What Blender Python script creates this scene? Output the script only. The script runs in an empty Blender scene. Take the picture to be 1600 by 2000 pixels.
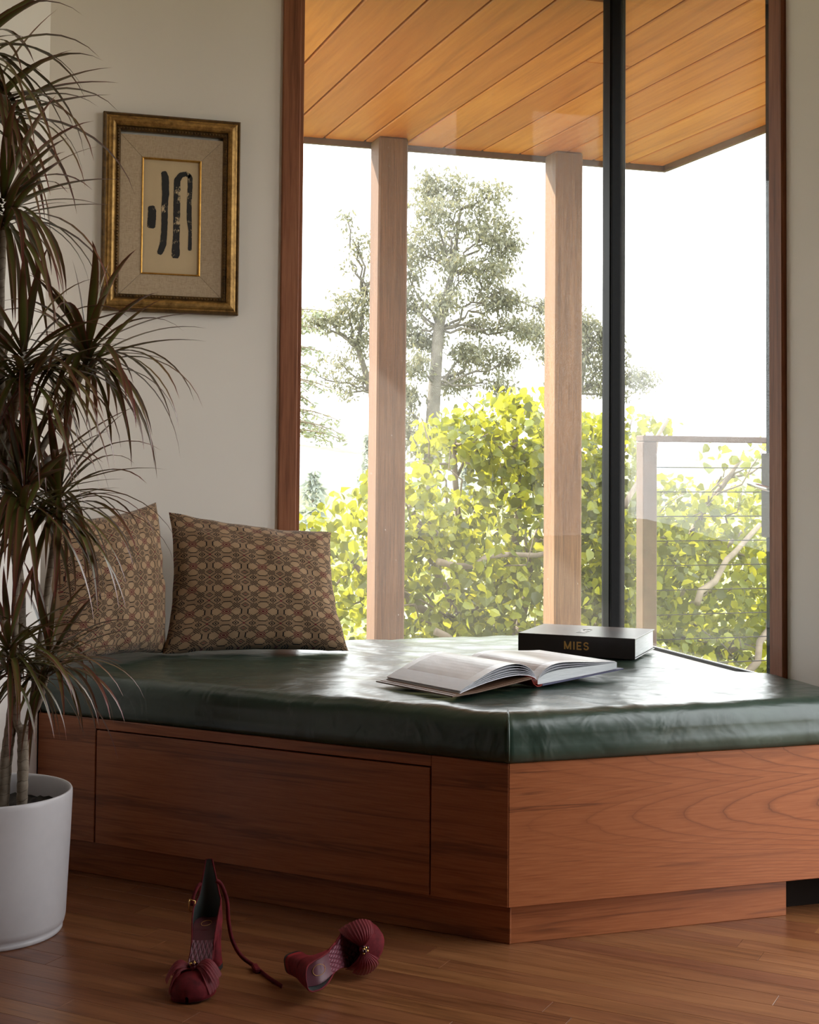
import bpy, math, random
import numpy as np
from mathutils import Vector, Matrix, noise as mnoise
random.seed(7)
rng = np.random.default_rng(7)
S = bpy.context.scene
COL = S.collection
PI = math.pi

# ------------------------------------------------------------------ camera
cd = bpy.data.cameras.new('camera')
cam = bpy.data.objects.new('camera', cd)
COL.objects.link(cam)
cd.sensor_fit = 'HORIZONTAL'
cd.sensor_width = 36.0
cd.lens = 2814.2 / 1600 * 36.0
cd.shift_y = -(1000 - 790.6) / 1600
cd.clip_end = 2000
yaw, pitch, roll = (math.radians(a) for a in (18.328, 2.3754, 0.4752))
fw = Vector((math.sin(yaw) * math.cos(pitch), math.cos(yaw) * math.cos(pitch), math.sin(pitch)))
rt = Vector((math.cos(yaw), -math.sin(yaw), 0))
up = rt.cross(fw)
r2 = rt * math.cos(roll) + up * math.sin(roll)
u2 = up * math.cos(roll) - rt * math.sin(roll)
cam.matrix_world = Matrix(((r2.x, u2.x, -fw.x, 0), (r2.y, u2.y, -fw.y, 0), (r2.z, u2.z, -fw.z, 1.0), (0, 0, 0, 1)))
S.camera = cam

# ------------------------------------------------------------------ light
world = bpy.data.worlds.new('world')
S.world = world
world.use_nodes = True
bg = world.node_tree.nodes['Background']
bg.inputs['Color'].default_value = (0.95, 0.98, 1.0, 1)
bg.inputs['Strength'].default_value = 3.3

sd = bpy.data.lights.new('sun', 'SUN')
sd.energy = 9.0
sd.angle = math.radians(0.8)
sd.color = (1.0, 0.93, 0.82)
sun = bpy.data.objects.new('sun', sd)
COL.objects.link(sun)
sun.rotation_euler = Vector((0.62, -0.50, -0.60)).to_track_quat('-Z', 'Y').to_euler()


def portal(name, loc, direction, sx, sy):
    d = bpy.data.lights.new(name, 'AREA')
    d.shape = 'RECTANGLE'
    d.size, d.size_y = sx, sy
    d.cycles.is_portal = True
    o = bpy.data.objects.new(name, d)
    COL.objects.link(o)
    o.location = loc
    o.rotation_euler = Vector(direction).to_track_quat('-Z', 'Y').to_euler()


portal('window_portal', (1.55, 4.33, 1.57), (0, -1, 0), 1.2, 2.3)
portal('side_window_portal', (2.23, 3.70, 1.57), (-1, 0, 0), 1.1, 2.3)
portal('door_portal', (2.25, 2.20, 1.30), (-1, 0, 0), 1.10, 2.62)

vs = S.view_settings
vs.view_transform = 'Standard'
vs.look = 'None'
vs.exposure = 0.66
vs.gamma = 1.0
vs.use_curve_mapping = False
S.cycles.use_denoising = True
S.cycles.sampling_pattern = 'TABULATED_SOBOL'
S.cycles.use_adaptive_sampling = True
S.cycles.adaptive_threshold = 0.03
S.cycles.max_bounces = 8
S.cycles.diffuse_bounces = 4
S.cycles.glossy_bounces = 4
S.cycles.transparent_max_bounces = 24
S.cycles.sample_clamp_indirect = 3.0
S.cycles.caustics_reflective = False
S.cycles.caustics_refractive = False


# ------------------------------------------------------------------ helpers
def srgb(r, g, b):
    f = lambda c: (c / 255 / 12.92) if c / 255 <= 0.04045 else ((c / 255 + 0.055) / 1.055) ** 2.4
    return (f(r), f(g), f(b), 1.0)


def rad(a):
    return math.radians(a)


class NT:
    """small node-tree builder"""
    def __init__(self, name):
        self.m = bpy.data.materials.new(name)
        self.m.use_nodes = True
        self.t = self.m.node_tree
        self.n = self.t.nodes
        self.out = self.n['Material Output']
        self.p = self.n['Principled BSDF']

    def new(self, typ, **kw):
        nd = self.n.new(typ)
        for k, v in kw.items():
            setattr(nd, k, v)
        return nd

    def lk(self, a, b):
        self.t.links.new(a, b)

    def coord(self, kind='Object', scale=(1, 1, 1), rot=(0, 0, 0), loc=(0, 0, 0)):
        tc = self.new('ShaderNodeTexCoord')
        mp = self.new('ShaderNodeMapping')
        mp.inputs['Scale'].default_value = scale
        mp.inputs['Rotation'].default_value = rot
        mp.inputs['Location'].default_value = loc
        self.lk(tc.outputs[kind], mp.inputs['Vector'])
        return mp.outputs['Vector']

    def noise(self, vec, scale=5, detail=4, rough=0.55, dist=0.0):
        nd = self.new('ShaderNodeTexNoise')
        nd.inputs['Scale'].default_value = scale
        nd.inputs['Detail'].default_value = detail
        nd.inputs['Roughness'].default_value = rough
        nd.inputs['Distortion'].default_value = dist
        self.lk(vec, nd.inputs['Vector'])
        return nd.outputs['Fac']

    def ramp(self, fac, stops):
        nd = self.new('ShaderNodeValToRGB')
        el = nd.color_ramp.elements
        while len(el) < len(stops):
            el.new(0.5)
        for e, (pos, c) in zip(el, stops):
            e.position = pos
            e.color = c if len(c) == 4 else (*c, 1)
        self.lk(fac, nd.inputs['Fac'])
        return nd.outputs['Color']

    def math(self, op, a, b=None, c=None, clamp=False):
        nd = self.new('ShaderNodeMath', operation=op, use_clamp=clamp)
        for i, v in enumerate((a, b, c)):
            if v is None:
                continue
            if isinstance(v, (int, float)):
                nd.inputs[i].default_value = v
            else:
                self.lk(v, nd.inputs[i])
        return nd.outputs[0]

    def mix(self, fac, a, b, blend='MIX'):
        nd = self.new('ShaderNodeMix', data_type='RGBA', blend_type=blend)
        for sock, v in ((nd.inputs[0], fac), (nd.inputs[6], a), (nd.inputs[7], b)):
            if isinstance(v, (int, float)):
                sock.default_value = v
            elif isinstance(v, tuple):
                sock.default_value = v if len(v) == 4 else (*v, 1)
            else:
                self.lk(v, sock)
        return nd.outputs[2]

    def bump(self, h, strength=0.3, dist=0.01):
        nd = self.new('ShaderNodeBump')
        nd.inputs['Strength'].default_value = strength
        nd.inputs['Distance'].default_value = dist
        self.lk(h, nd.inputs['Height'])
        self.lk(nd.outputs['Normal'], self.p.inputs['Normal'])
        return nd

    def set(self, **kw):
        names = {'col': 'Base Color', 'rough': 'Roughness', 'metal': 'Metallic', 'spec': 'Specular IOR Level',
                 'sheen': 'Sheen Weight', 'sheent': 'Sheen Tint', 'sheenr': 'Sheen Roughness', 'coat': 'Coat Weight', 'coatr': 'Coat Roughness', 'alpha': 'Alpha'}
        for k, v in kw.items():
            s = self.p.inputs[names[k]]
            if isinstance(v, (int, float, tuple)):
                s.default_value = v if not (isinstance(v, tuple) and len(v) == 3) else (*v, 1)
            else:
                self.lk(v, s)
        return self


def plain(name, col, rough=0.5, metal=0.0, var=0.12, nscale=30, bump=0.0, **kw):
    t = NT(name)
    v = t.coord()
    n = t.noise(v, nscale, 3)
    c = tuple(col[:3])
    t.set(col=t.ramp(n, [(0.3, tuple(x * (1 - var) for x in c)), (0.7, tuple(min(1, x * (1 + var)) for x in c))]), rough=rough, metal=metal, **kw)
    if bump:
        t.bump(n, bump, 0.002)
    return t.m


def wood(name, dark, mid, light, axis=0, freq=22, stretch=14, rough=0.4, streak=0.5, perobj=True, bump=0.08, spec=0.5, pscale=1.0):
    """straight grain along object axis"""
    t = NT(name)
    sc = [freq] * 3
    sc[axis] = freq / stretch
    v = t.coord('Object', tuple(sc))
    if perobj:
        oi = t.new('ShaderNodeObjectInfo')
        va = t.new('ShaderNodeVectorMath', operation='ADD')
        cb = t.new('ShaderNodeCombineXYZ')
        for i in range(3):
            t.lk(t.math('MULTIPLY', oi.outputs['Random'], 37.0 + 11 * i), cb.inputs[i])
        t.lk(v, va.inputs[0])
        t.lk(cb.outputs[0], va.inputs[1])
        v = va.outputs[0]
    n1 = t.noise(v, 1.0 * pscale, 6, 0.62, 0.6)
    n2 = t.noise(v, 5.0 * pscale, 3, 0.6, 0.2)
    c = t.ramp(n1, [(0.30, dark), (0.47, mid), (0.68, light)])
    c = t.mix(streak * 0.6, c, t.ramp(n2, [(0.35, dark), (0.55, mid), (0.75, light)]), 'MIX')
    if perobj:
        hs = t.new('ShaderNodeHueSaturation')
        t.lk(c, hs.inputs['Color'])
        t.lk(t.math('MULTIPLY_ADD', oi.outputs['Random'], 0.34, 0.83), hs.inputs['Value'])
        t.lk(t.math('MULTIPLY_ADD', oi.outputs['Random'], 0.012, 0.494), hs.inputs['Hue'])
        c = hs.outputs['Color']
    t.set(col=c, rough=rough, spec=spec)
    t.bump(n2, bump, 0.002)
    return t.m


def mesh_obj(name, V, F, mat=None, parent=None, smooth=False, loc=None):
    me = bpy.data.meshes.new(name)
    if loc is not None:
        V = [(v[0] - loc[0], v[1] - loc[1], v[2] - loc[2]) for v in V]
    me.from_pydata([tuple(v) for v in V], [], [tuple(f) for f in F])
    me.validate(clean_customdata=False)
    if smooth:
        me.shade_smooth()
    if mat:
        me.materials.append(mat)
    o = bpy.data.objects.new(name, me)
    COL.objects.link(o)
    if loc is not None:
        o.location = loc
    if parent:
        o.parent = parent
        if loc is not None:
            o.location = Vector(loc) - world_loc(parent)
        elif parent.type:
            w = world_loc(parent)
            if w.length > 0:
                o.location = -w
    return o


def world_loc(o):
    v = Vector(o.location)
    while o.parent:
        o = o.parent
        v += Vector(o.location)
    return v


def tag(o, label=None, cat=None, group=None, kind=None):
    if label:
        o['label'] = label
    if cat:
        o['category'] = cat
    if group:
        o['group'] = group
    if kind:
        o['kind'] = kind
    return o


def thing(name, label, cat, loc, group=None, kind=None):
    o = bpy.data.objects.new(name, None)
    o.empty_display_size = 0.1
    COL.objects.link(o)
    o.location = loc
    return tag(o, label, cat, group, kind)


class MB:
    def __init__(self):
        self.V, self.F = [], []

    def add(self, V, F):
        b = len(self.V)
        self.V += [tuple(v) for v in V]
        self.F += [tuple(i + b for i in f) for f in F]
        return self

    def box(self, x0, x1, y0, y1, z0, z1):
        V = [(x, y, z) for z in (z0, z1) for y in (y0, y1) for x in (x0, x1)]
        return self.add(V, [(0, 2, 3, 1), (4, 5, 7, 6), (0, 1, 5, 4), (1, 3, 7, 5), (3, 2, 6, 7), (2, 0, 4, 6)])

    def bbox(self, x0, x1, y0, y1, z0, z1, b=0.002):
        """box with chamfered edges"""
        x0, x1 = min(x0, x1), max(x0, x1); y0, y1 = min(y0, y1), max(y0, y1); z0, z1 = min(z0, z1), max(z0, z1)
        b = min(b, (x1 - x0) / 3, (y1 - y0) / 3, (z1 - z0) / 3)
        c = Vector(((x0 + x1) / 2, (y0 + y1) / 2, (z0 + z1) / 2))
        h = Vector(((x1 - x0) / 2, (y1 - y0) / 2, (z1 - z0) / 2))
        V, idx = [], {}
        for sx in (-1, 1):
            for sy in (-1, 1):
                for sz in (-1, 1):
                    for ax in range(3):
                        p = [sx * (h.x - b), sy * (h.y - b), sz * (h.z - b)]
                        p[ax] = (sx, sy, sz)[ax] * h[ax]
                        idx[(sx, sy, sz, ax)] = len(V)
                        V.append((p[0] + c.x, p[1] + c.y, p[2] + c.z))
        F = []
        cyc = [(-1, -1), (1, -1), (1, 1), (-1, 1)]
        def k(ax, s, a, bb):
            d = [0, 0, 0]
            d[ax] = s
            d[(ax + 1) % 3] = a
            d[(ax + 2) % 3] = bb
            return tuple(d)
        for ax in range(3):
            for s in (-1, 1):
                f = [idx[(*k(ax, s, a, q), ax)] for a, q in cyc]
                F.append(f if s > 0 else f[::-1])
        for ax in range(3):
            a1, a2 = (ax + 1) % 3, (ax + 2) % 3
            for s1 in (-1, 1):
                for s2 in (-1, 1):
                    d0 = [0, 0, 0]; d0[ax] = -1; d0[a1] = s1; d0[a2] = s2
                    d1 = list(d0); d1[ax] = 1
                    f = [idx[(*d0, a1)], idx[(*d1, a1)], idx[(*d1, a2)], idx[(*d0, a2)]]
                    F.append(f if s1 * s2 < 0 else f[::-1])
        for sx in (-1, 1):
            for sy in (-1, 1):
                for sz in (-1, 1):
                    f = [idx[(sx, sy, sz, a)] for a in range(3)]
                    F.append(f if sx * sy * sz > 0 else f[::-1])
        return self.add(V, F)

    def prism(self, poly, z0, z1):
        n = len(poly)
        V = [(x, y, z0) for x, y in poly] + [(x, y, z1) for x, y in poly]
        F = [tuple(range(n - 1, -1, -1)), tuple(range(n, 2 * n))]
        F += [(i, (i + 1) % n, n + (i + 1) % n, n + i) for i in range(n)]
        return self.add(V, F)

    def tube(self, path, radii, n=8, cap=True):
        path = [Vector(p) for p in path]
        if isinstance(radii, (int, float)):
            radii = [radii] * len(path)
        V, F = [], []
        t0 = (path[1] - path[0]).normalized()
        ref = Vector((0, 0, 1)) if abs(t0.z) < 0.9 else Vector((1, 0, 0))
        a = t0.cross(ref).normalized()
        for i, p in enumerate(path):
            t = (path[min(i + 1, len(path) - 1)] - path[max(i - 1, 0)]).normalized()
            a = (a - t * a.dot(t)).normalized()
            b = t.cross(a)
            for k in range(n):
                an = 2 * PI * k / n
                V.append(p + (a * math.cos(an) + b * math.sin(an)) * radii[i])
        for i in range(len(path) - 1):
            for k in range(n):
                F.append((i * n + k, i * n + (k + 1) % n, (i + 1) * n + (k + 1) % n, (i + 1) * n + k))
        if cap:
            F.append(tuple(range(n - 1, -1, -1)))
            m = (len(path) - 1) * n
            F.append(tuple(range(m, m + n)))
        return self.add(V, F)

    def lathe(self, prof, n=48, c=(0, 0, 0), cap0=False, cap1=False):
        V, F = [], []
        for r, z in prof:
            for k in range(n):
                a = 2 * PI * k / n
                V.append((c[0] + r * math.cos(a), c[1] + r * math.sin(a), c[2] + z))
        for i in range(len(prof) - 1):
            for k in range(n):
                F.append((i * n + k, i * n + (k + 1) % n, (i + 1) * n + (k + 1) % n, (i + 1) * n + k))
        if cap0:
            F.append(tuple(range(n - 1, -1, -1)))
        if cap1:
            m = (len(prof) - 1) * n
            F.append(tuple(range(m, m + n)))
        return self.add(V, F)

    def sphere(self, c, r, nu=10, nv=6, sc=(1, 1, 1)):
        prof = [(math.sin(PI * i / nv), -math.cos(PI * i / nv)) for i in range(nv + 1)]
        V = []
        for rr, z in prof:
            for k in range(nu):
                a = 2 * PI * k / nu
                V.append((c[0] + r * rr * math.cos(a) * sc[0], c[1] + r * rr * math.sin(a) * sc[1], c[2] + r * z * sc[2]))
        F = [(i * nu + k, i * nu + (k + 1) % nu, (i + 1) * nu + (k + 1) % nu, (i + 1) * nu + k) for i in range(nv) for k in range(nu)]
        return self.add(V, F)

    def grid(self, fn, nu, nv, flip=False):
        V = [fn(i / (nu - 1), j / (nv - 1)) for j in range(nv) for i in range(nu)]
        F = [(j * nu + i, j * nu + i + 1, (j + 1) * nu + i + 1, (j + 1) * nu + i) for j in range(nv - 1) for i in range(nu - 1)]
        if flip:
            F = [f[::-1] for f in F]
        return self.add(V, F)

    def xf(self, M):
        self.V = [tuple(M @ Vector(v)) for v in self.V]
        return self

    def build(self, name, mat, parent=None, smooth=False, loc=None):
        return mesh_obj(name, self.V, self.F, mat, parent, smooth, loc)


def child_dup(o, parent, loc, name=None):
    c = o.copy()
    COL.objects.link(c)
    c.parent = parent
    c.location = loc
    return c


def np_mesh(name, V, F, mats, parent=None, uv=None):
    me = bpy.data.meshes.new(name)
    V = np.asarray(V, np.float32)
    F = np.asarray(F, np.int32)
    k = F.shape[1]
    me.vertices.add(len(V))
    me.vertices.foreach_set('co', V.ravel())
    me.loops.add(F.size)
    me.loops.foreach_set('vertex_index', F.ravel())
    me.polygons.add(len(F))
    me.polygons.foreach_set('loop_start', np.arange(0, F.size, k, dtype=np.int32))
    me.update(calc_edges=True)
    for m in (mats if isinstance(mats, (list, tuple)) else [mats]):
        me.materials.append(m)
    o = bpy.data.objects.new(name, me)
    COL.objects.link(o)
    if parent:
        o.parent = parent
        o.location = -world_loc(parent)
    return o


def struct(o, label=None):
    o['kind'] = 'structure'
    if label:
        o['label'] = label
    return o


# ------------------------------------------------------------------ materials
def wall_mat(name, col):
    t = NT(name)
    v = t.coord()
    n = t.noise(v, 2.2, 3)
    f = t.noise(v, 180, 2)
    t.set(col=t.ramp(n, [(0.3, tuple(c * 0.97 for c in col)), (0.7, col)]), rough=0.85, spec=0.3)
    t.bump(f, 0.05, 0.001)
    return t.m


M_wall = wall_mat('painted_plaster', (0.88, 0.82, 0.765))
M_jamb = wood('redwood_jamb', srgb(96, 56, 38), srgb(140, 88, 62), srgb(162, 108, 80), axis=2, freq=40, stretch=22, rough=0.6, perobj=False, spec=0.2)
M_soffit = wood('cedar_soffit', srgb(164, 88, 34), srgb(194, 114, 48), srgb(210, 134, 64), axis=1, freq=12, stretch=16, rough=0.55, streak=0.45)
M_post = wood('fir_post', srgb(78, 52, 34), srgb(106, 74, 48), srgb(128, 92, 62), axis=2, freq=34, stretch=26, rough=0.7, streak=0.9, bump=0.25)
M_floor = wood('oak_floor', srgb(86, 50, 29), srgb(129, 81, 51), srgb(151, 101, 67), axis=0, freq=30, stretch=18, rough=0.30, streak=0.7, bump=0.03)
M_dim_wall = wood('bounce_dimming_wood', srgb(58, 36, 24), srgb(84, 54, 36), srgb(104, 70, 48), axis=2, freq=14, stretch=14)  # dark finish made up for the unseen walls, to cut bounce onto the bench
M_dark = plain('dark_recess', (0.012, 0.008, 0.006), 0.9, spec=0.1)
M_black = plain('black_anodised', (0.006, 0.006, 0.007), 0.45, 0.0, spec=0.08)
M_fascia = plain('dark_fascia', srgb(90, 66, 52), 0.7)
M_alum = plain('pale_sill_metal', (0.62, 0.63, 0.64), 0.35, 0.0)
M_steel = plain('brushed_steel', (0.55, 0.54, 0.52), 0.25, 1.0)
M_rail0 = plain('bronze_plate', srgb(120, 108, 92), 0.6, var=0.1)
M_deck = wood('deck_boards', srgb(100, 74, 54), srgb(140, 108, 80), srgb(165, 132, 100), axis=0, freq=20, stretch=12, rough=0.7)


def teak(name, cathedral):
    t = NT(name)
    tc = t.new('ShaderNodeTexCoord')
    sep = t.new('ShaderNodeSeparateXYZ')
    t.lk(tc.outputs['Object'], sep.inputs[0])
    x, z = sep.outputs['X'], sep.outputs['Z']
    fine = t.noise(t.coord('Object', (9, 200, 260)), 1.0, 5, 0.65, 0.3)
    wob = t.noise(t.coord('Object', (2.6, 6, 9)), 1.0, 4, 0.55, 0.3)
    dark, mid, light = srgb(76, 36, 18), srgb(160, 94, 56), srgb(180, 114, 72)
    if cathedral:
        fold = t.math('ABSOLUTE', t.math('SUBTRACT', t.math('ABSOLUTE', t.math('SUBTRACT', z, 0.232)), 0.068))
        zz = t.math('POWER', t.math('MULTIPLY', fold, 19.0), 1.9)
        xx = t.math('MULTIPLY', t.math('MAXIMUM', t.math('SUBTRACT', 1.02, x), 0.0), 2.6)
        # v-shaped arches whose apex walks to -x
        arch = t.math('SUBTRACT', zz, t.math('MULTIPLY', xx, -1.0))
        k = t.math('ADD', t.math('ADD', t.math('MULTIPLY', zz, 1.7), t.math('MULTIPLY', xx, 3.3)), t.math('MULTIPLY', wob, 1.5))
        saw = t.math('FRACT', k)
        strk = t.ramp(t.noise(t.coord('Object', (1.6, 40, 44), (0, 0.03, 0)), 1.0, 4, 0.6, 0.6), [(0.58, (0, 0, 0)), (0.66, (0.9, 0.9, 0.9)), (0.70, (0.2, 0.2, 0.2))])
        line = t.ramp(saw, [(0.0, (1, 1, 1)), (0.05, (0.40, 0.40, 0.40)), (0.22, (0.08, 0.08, 0.08)), (0.9, (0, 0, 0)), (0.985, (0.45, 0.45, 0.45))])
        line = t.mix(1.0, t.math('MULTIPLY', line, t.math('MULTIPLY_ADD', x, 0.9, 0.25, clamp=True)), t.math('MULTIPLY', strk, t.math('SUBTRACT', 1.0, t.math('MULTIPLY', x, 0.9), clamp=True)), 'LIGHTEN')
    else:
        k = t.noise(t.coord('Object', (1.3, 40, 36)), 1.0, 4, 0.6, 0.7)
        line = t.ramp(k, [(0.50, (0, 0, 0)), (0.60, (0.7, 0.7, 0.7)), (0.64, (0.15, 0.15, 0.15))])
    c = t.ramp(fine, [(0.25, srgb(138, 76, 42)), (0.5, mid), (0.75, srgb(172, 106, 66))])
    c = t.mix(t.math('MULTIPLY', t.math('MULTIPLY', line, t.math('MULTIPLY_ADD', fine, 1.5, 0.15)), 0.95, clamp=True), c, dark)
    t.set(col=c, rough=0.36, spec=0.45)
    t.bump(fine, 0.06, 0.001)
    return t.m


M_teak_c = teak('teak_cathedral', True)
M_teak = teak('teak_straight', False)


def leather():
    t = NT('green_leather')
    v = t.coord()
    big = t.noise(v, 3.2, 4, 0.55, 1.2)
    scr = t.noise(t.coord('Object', (22, 5, 9), (0, 0, 0.7)), 1.0, 5, 0.7, 1.6)
    fine = t.noise(v, 240, 3)
    c = t.ramp(big, [(0.28, (0.014, 0.030, 0.020)), (0.55, (0.026, 0.052, 0.037)), (0.8, (0.046, 0.078, 0.058))])
    c = t.mix(t.ramp(scr, [(0.60, (0, 0, 0)), (0.72, (0.30, 0.30, 0.30))]), c, (0.11, 0.13, 0.11))
    t.set(col=c, rough=t.math('MULTIPLY_ADD', big, 0.16, 0.24), spec=0.5, coat=0.35, coatr=0.24)
    w1 = t.noise(t.coord('Object', (1, 1, 1), (0, 0, 0.6)), 4.2, 3, 0.5, 1.4)
    w2 = t.noise(t.coord('Object', (9, 26, 9), (0, 0, -0.5)), 1.0, 3, 0.5, 0.8)
    w3 = t.noise(t.coord('Object', (8, 15, 8), (0, 0, 0.35)), 1.0, 2, 0.45, 1.8)
    h = t.math('ADD', t.math('ADD', t.math('MULTIPLY', w1, 1.0), t.math('MULTIPLY', w3, 0.8)), t.math('ADD', t.math('MULTIPLY', w2, 0.22), t.math('MULTIPLY', fine, 0.012)))
    t.bump(h, 0.34, 0.012)
    return t.m


M_leather = leather()


def glass_mat():
    t = NT('dusty_hazed_glass')
    t.n.remove(t.p)
    tr = t.new('ShaderNodeBsdfTransparent')
    tr.inputs['Color'].default_value = (0.97, 0.975, 0.965, 1)
    gl = t.new('ShaderNodeBsdfGlossy')
    gl.inputs['Roughness'].default_value = 0.0
    g = t.new('ShaderNodeNewGeometry')
    dt = t.new('ShaderNodeVectorMath', operation='DOT_PRODUCT')
    t.lk(g.outputs['Normal'], dt.inputs[0])
    t.lk(g.outputs['Incoming'], dt.inputs[1])
    cs = t.math('SUBTRACT', 1.0, t.math('ABSOLUTE', dt.outputs['Value']))
    fr = t.math('MULTIPLY_ADD', t.math('POWER', cs, 5.0), 0.85, 0.008)
    m1 = t.new('ShaderNodeMixShader')
    t.lk(fr, m1.inputs[0])
    t.lk(tr.outputs[0], m1.inputs[1])
    t.lk(gl.outputs[0], m1.inputs[2])
    tl = t.new('ShaderNodeBsdfTranslucent')
    tl.inputs['Color'].default_value = (0.95, 0.93, 0.9, 1)
    v = t.coord()
    cloud = t.noise(v, 2.0, 4, 0.6)
    vor = t.new('ShaderNodeTexVoronoi')
    vor.inputs['Scale'].default_value = 70
    t.lk(v, vor.inputs['Vector'])
    speck = t.math('MULTIPLY', t.math('LESS_THAN', vor.outputs['Distance'], 0.13), t.math('GREATER_THAN', t.noise(v, 60, 1), 0.66))
    f = t.math('ADD', t.math('MULTIPLY_ADD', cloud, 0.026, 0.004), t.math('MULTIPLY', speck, 0.13))  # overall veil imitates haze and glare; only the specks are dust
    m2 = t.new('ShaderNodeMixShader')
    t.lk(f, m2.inputs[0])
    t.lk(m1.outputs[0], m2.inputs[1])
    t.lk(tl.outputs[0], m2.inputs[2])
    t.lk(m2.outputs[0], t.out.inputs['Surface'])
    return t.m


M_glass = glass_mat()


def leaf_mat(name, col, trans, tcol, var=0.35, rough=0.34):
    t = NT(name)
    g = t.new('ShaderNodeNewGeometry')
    r = g.outputs['Random Per Island']
    oi = t.new('ShaderNodeObjectInfo')
    rr = t.math('FRACT', t.math('ADD', r, t.math('MULTIPLY', oi.outputs['Random'], 7.3)))
    def vary(c):
        a = tuple(x * (1 - var) for x in c)
        b = (c[0] * (1 + var * 1.3), c[1] * (1 + var), c[2] * (1 + var * 0.5))
        return t.ramp(rr, [(0.0, a), (0.6, c), (1.0, b)])
    t.set(col=vary(col), rough=rough, spec=0.5)
    tl = t.new('ShaderNodeBsdfTranslucent')
    t.lk(vary(tcol), tl.inputs['Color'])
    mx = t.new('ShaderNodeMixShader')
    mx.inputs[0].default_value = trans
    t.lk(t.p.outputs[0], mx.inputs[1])
    t.lk(tl.outputs[0], mx.inputs[2])
    t.lk(mx.outputs[0], t.out.inputs['Surface'])
    return t.m


M_leaf_near = leaf_mat('yellow_green_leaf', (0.145, 0.18, 0.022), 0.48, (0.43, 0.42, 0.030), var=0.6)
M_leaf_mid = leaf_mat('pale_green_leaf', (0.26, 0.29, 0.08), 0.45, (0.42, 0.44, 0.10))
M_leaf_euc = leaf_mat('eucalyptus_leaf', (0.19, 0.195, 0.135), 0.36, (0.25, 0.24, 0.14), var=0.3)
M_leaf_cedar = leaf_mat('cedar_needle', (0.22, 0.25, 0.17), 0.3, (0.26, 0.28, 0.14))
M_leaf_far = leaf_mat('hazed_needle', (0.36, 0.40, 0.36), 0.3, (0.36, 0.40, 0.34))  # paled to put distance haze into the needle colour
M_bark = plain('grey_bark', (0.20, 0.16, 0.12), 0.9, var=0.3, nscale=8)
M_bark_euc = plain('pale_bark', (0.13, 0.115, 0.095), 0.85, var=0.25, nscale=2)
M_ground = plain('dry_ground', (0.15, 0.16, 0.07), 0.95, var=0.3, nscale=0.6)
M_hill = plain('haze_blue_hill', (0.19, 0.235, 0.25), 0.95, var=0.2, nscale=0.05)  # blue-grey of the air haze is mixed into the base colour

# ================================================================== STRUCTURE
YB, XR = 4.17, 2.07
P0 = Vector((1.152, 2.801, 0))
DV = Vector((-1, 1, 0)).normalized()     # along the diagonal (to the left, away)
DN = Vector((-1, -1, 0)).normalized()    # diagonal outward normal (towards the room)

# floor: slab + oak strips
fl = struct(MB().box(-4.5, 2.07, -3.5, 6.0, -0.12, -0.018).build('floor', M_dark))
strip_w = 0.058
ang = math.atan2(DV.y, DV.x)
protos = {}
row = 0
s = -1.05
while s < 2.3:           # s: distance from the bench line into the room
    t0 = (P0.x - 0.7071 * s - 2.185) / 0.7071
    first = True
    while t0 < 1.9:
        ln = random.choice((0.3, 0.45, 0.6, 0.75, 0.9) if first else (0.45, 0.6, 0.75, 0.9, 1.1))
        first = False
        if ln not in protos:
            m = MB().bbox(0.0003, ln - 0.0003, 0.0002, strip_w - 0.0002, -0.018, 0, 0.0005).build('floor_board', M_floor, fl)
            m.location = (0, 0, -50)
            protos[ln] = [m, False]
        pr = protos[ln]
        p = P0 + DN * s + DV * t0
        pe = p + DV * ln
        if max(p.x, pe.x) < 2.195 and p.y > -2.0:
            if pr[1]:
                b = pr[0].copy()
                COL.objects.link(b)
            else:
                b = pr[0]
                pr[1] = True
            b.parent = fl
            b.location = p
            b.rotation_euler = (0, 0, ang)
        t0 += ln
    s += strip_w
    row += 1

# back wall with window opening x 0.973..2.07, z 0.44..2.5
wb = MB()
wb.box(0.10, 0.973, YB, YB + 0.14, 0, 2.74)
wb.box(0.973, 2.14, YB, YB + 0.14, -0.1, 0.435)
wb.box(0.973, 2.14, YB, YB + 0.04, 2.56, 2.74)
wb.box(-4.6, 0.10, YB, YB + 0.14, -3.0, 2.74)
struct(wb.build('wall_back', M_wall))
# left pier: runs towards the room at a right angle to the bench front
e = P0 + DV * 1.2587       # outer corner (0.262, 3.691)
far = e + DN * 3.2
dw = MB()
dw.prism([(e.x, e.y), (e.x, YB + 0.1), (e.x - 0.35, YB + 0.1), (far.x - 0.35, far.y + 0.35), (far.x, far.y)], 0, 2.74)
struct(dw.build('wall_left', M_wall))
# right wall: pier, header over the glazed door opening
wr = MB()
wr.box(XR, XR + 0.14, 2.74, 3.185, 0, 2.74)
wr.box(XR, XR + 0.14, 3.185, 4.31, -0.1, 0.40)
wr.box(XR, XR + 0.14, 1.66, 2.74, 2.60, 2.74)
wr.box(XR, XR + 0.03, 3.185, 4.31, 2.56, 2.74)
wr.box(XR, XR + 0.14, -3.5, 1.66, 0, 2.74)
struct(wr.build('wall_right', M_wall))
struct(MB().box(-4.6, 2.2, -3.64, -3.5, 0, 2.74).build('wall_rear', M_dim_wall))
struct(MB().box(-4.64, -4.5, -3.5, 4.5, 0, 2.74).build('wall_side', M_dim_wall))
struct(MB().box(-4.6, -1.9, 1.45, 1.6, 0, 2.74).build('wall_far', M_dim_wall))
struct(MB().prism([(-4.6, -3.6), (2.2, -3.6), (2.2, 4.3), (-4.6, 4.3)], 2.74, 2.84).build('ceiling', M_wall))

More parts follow.
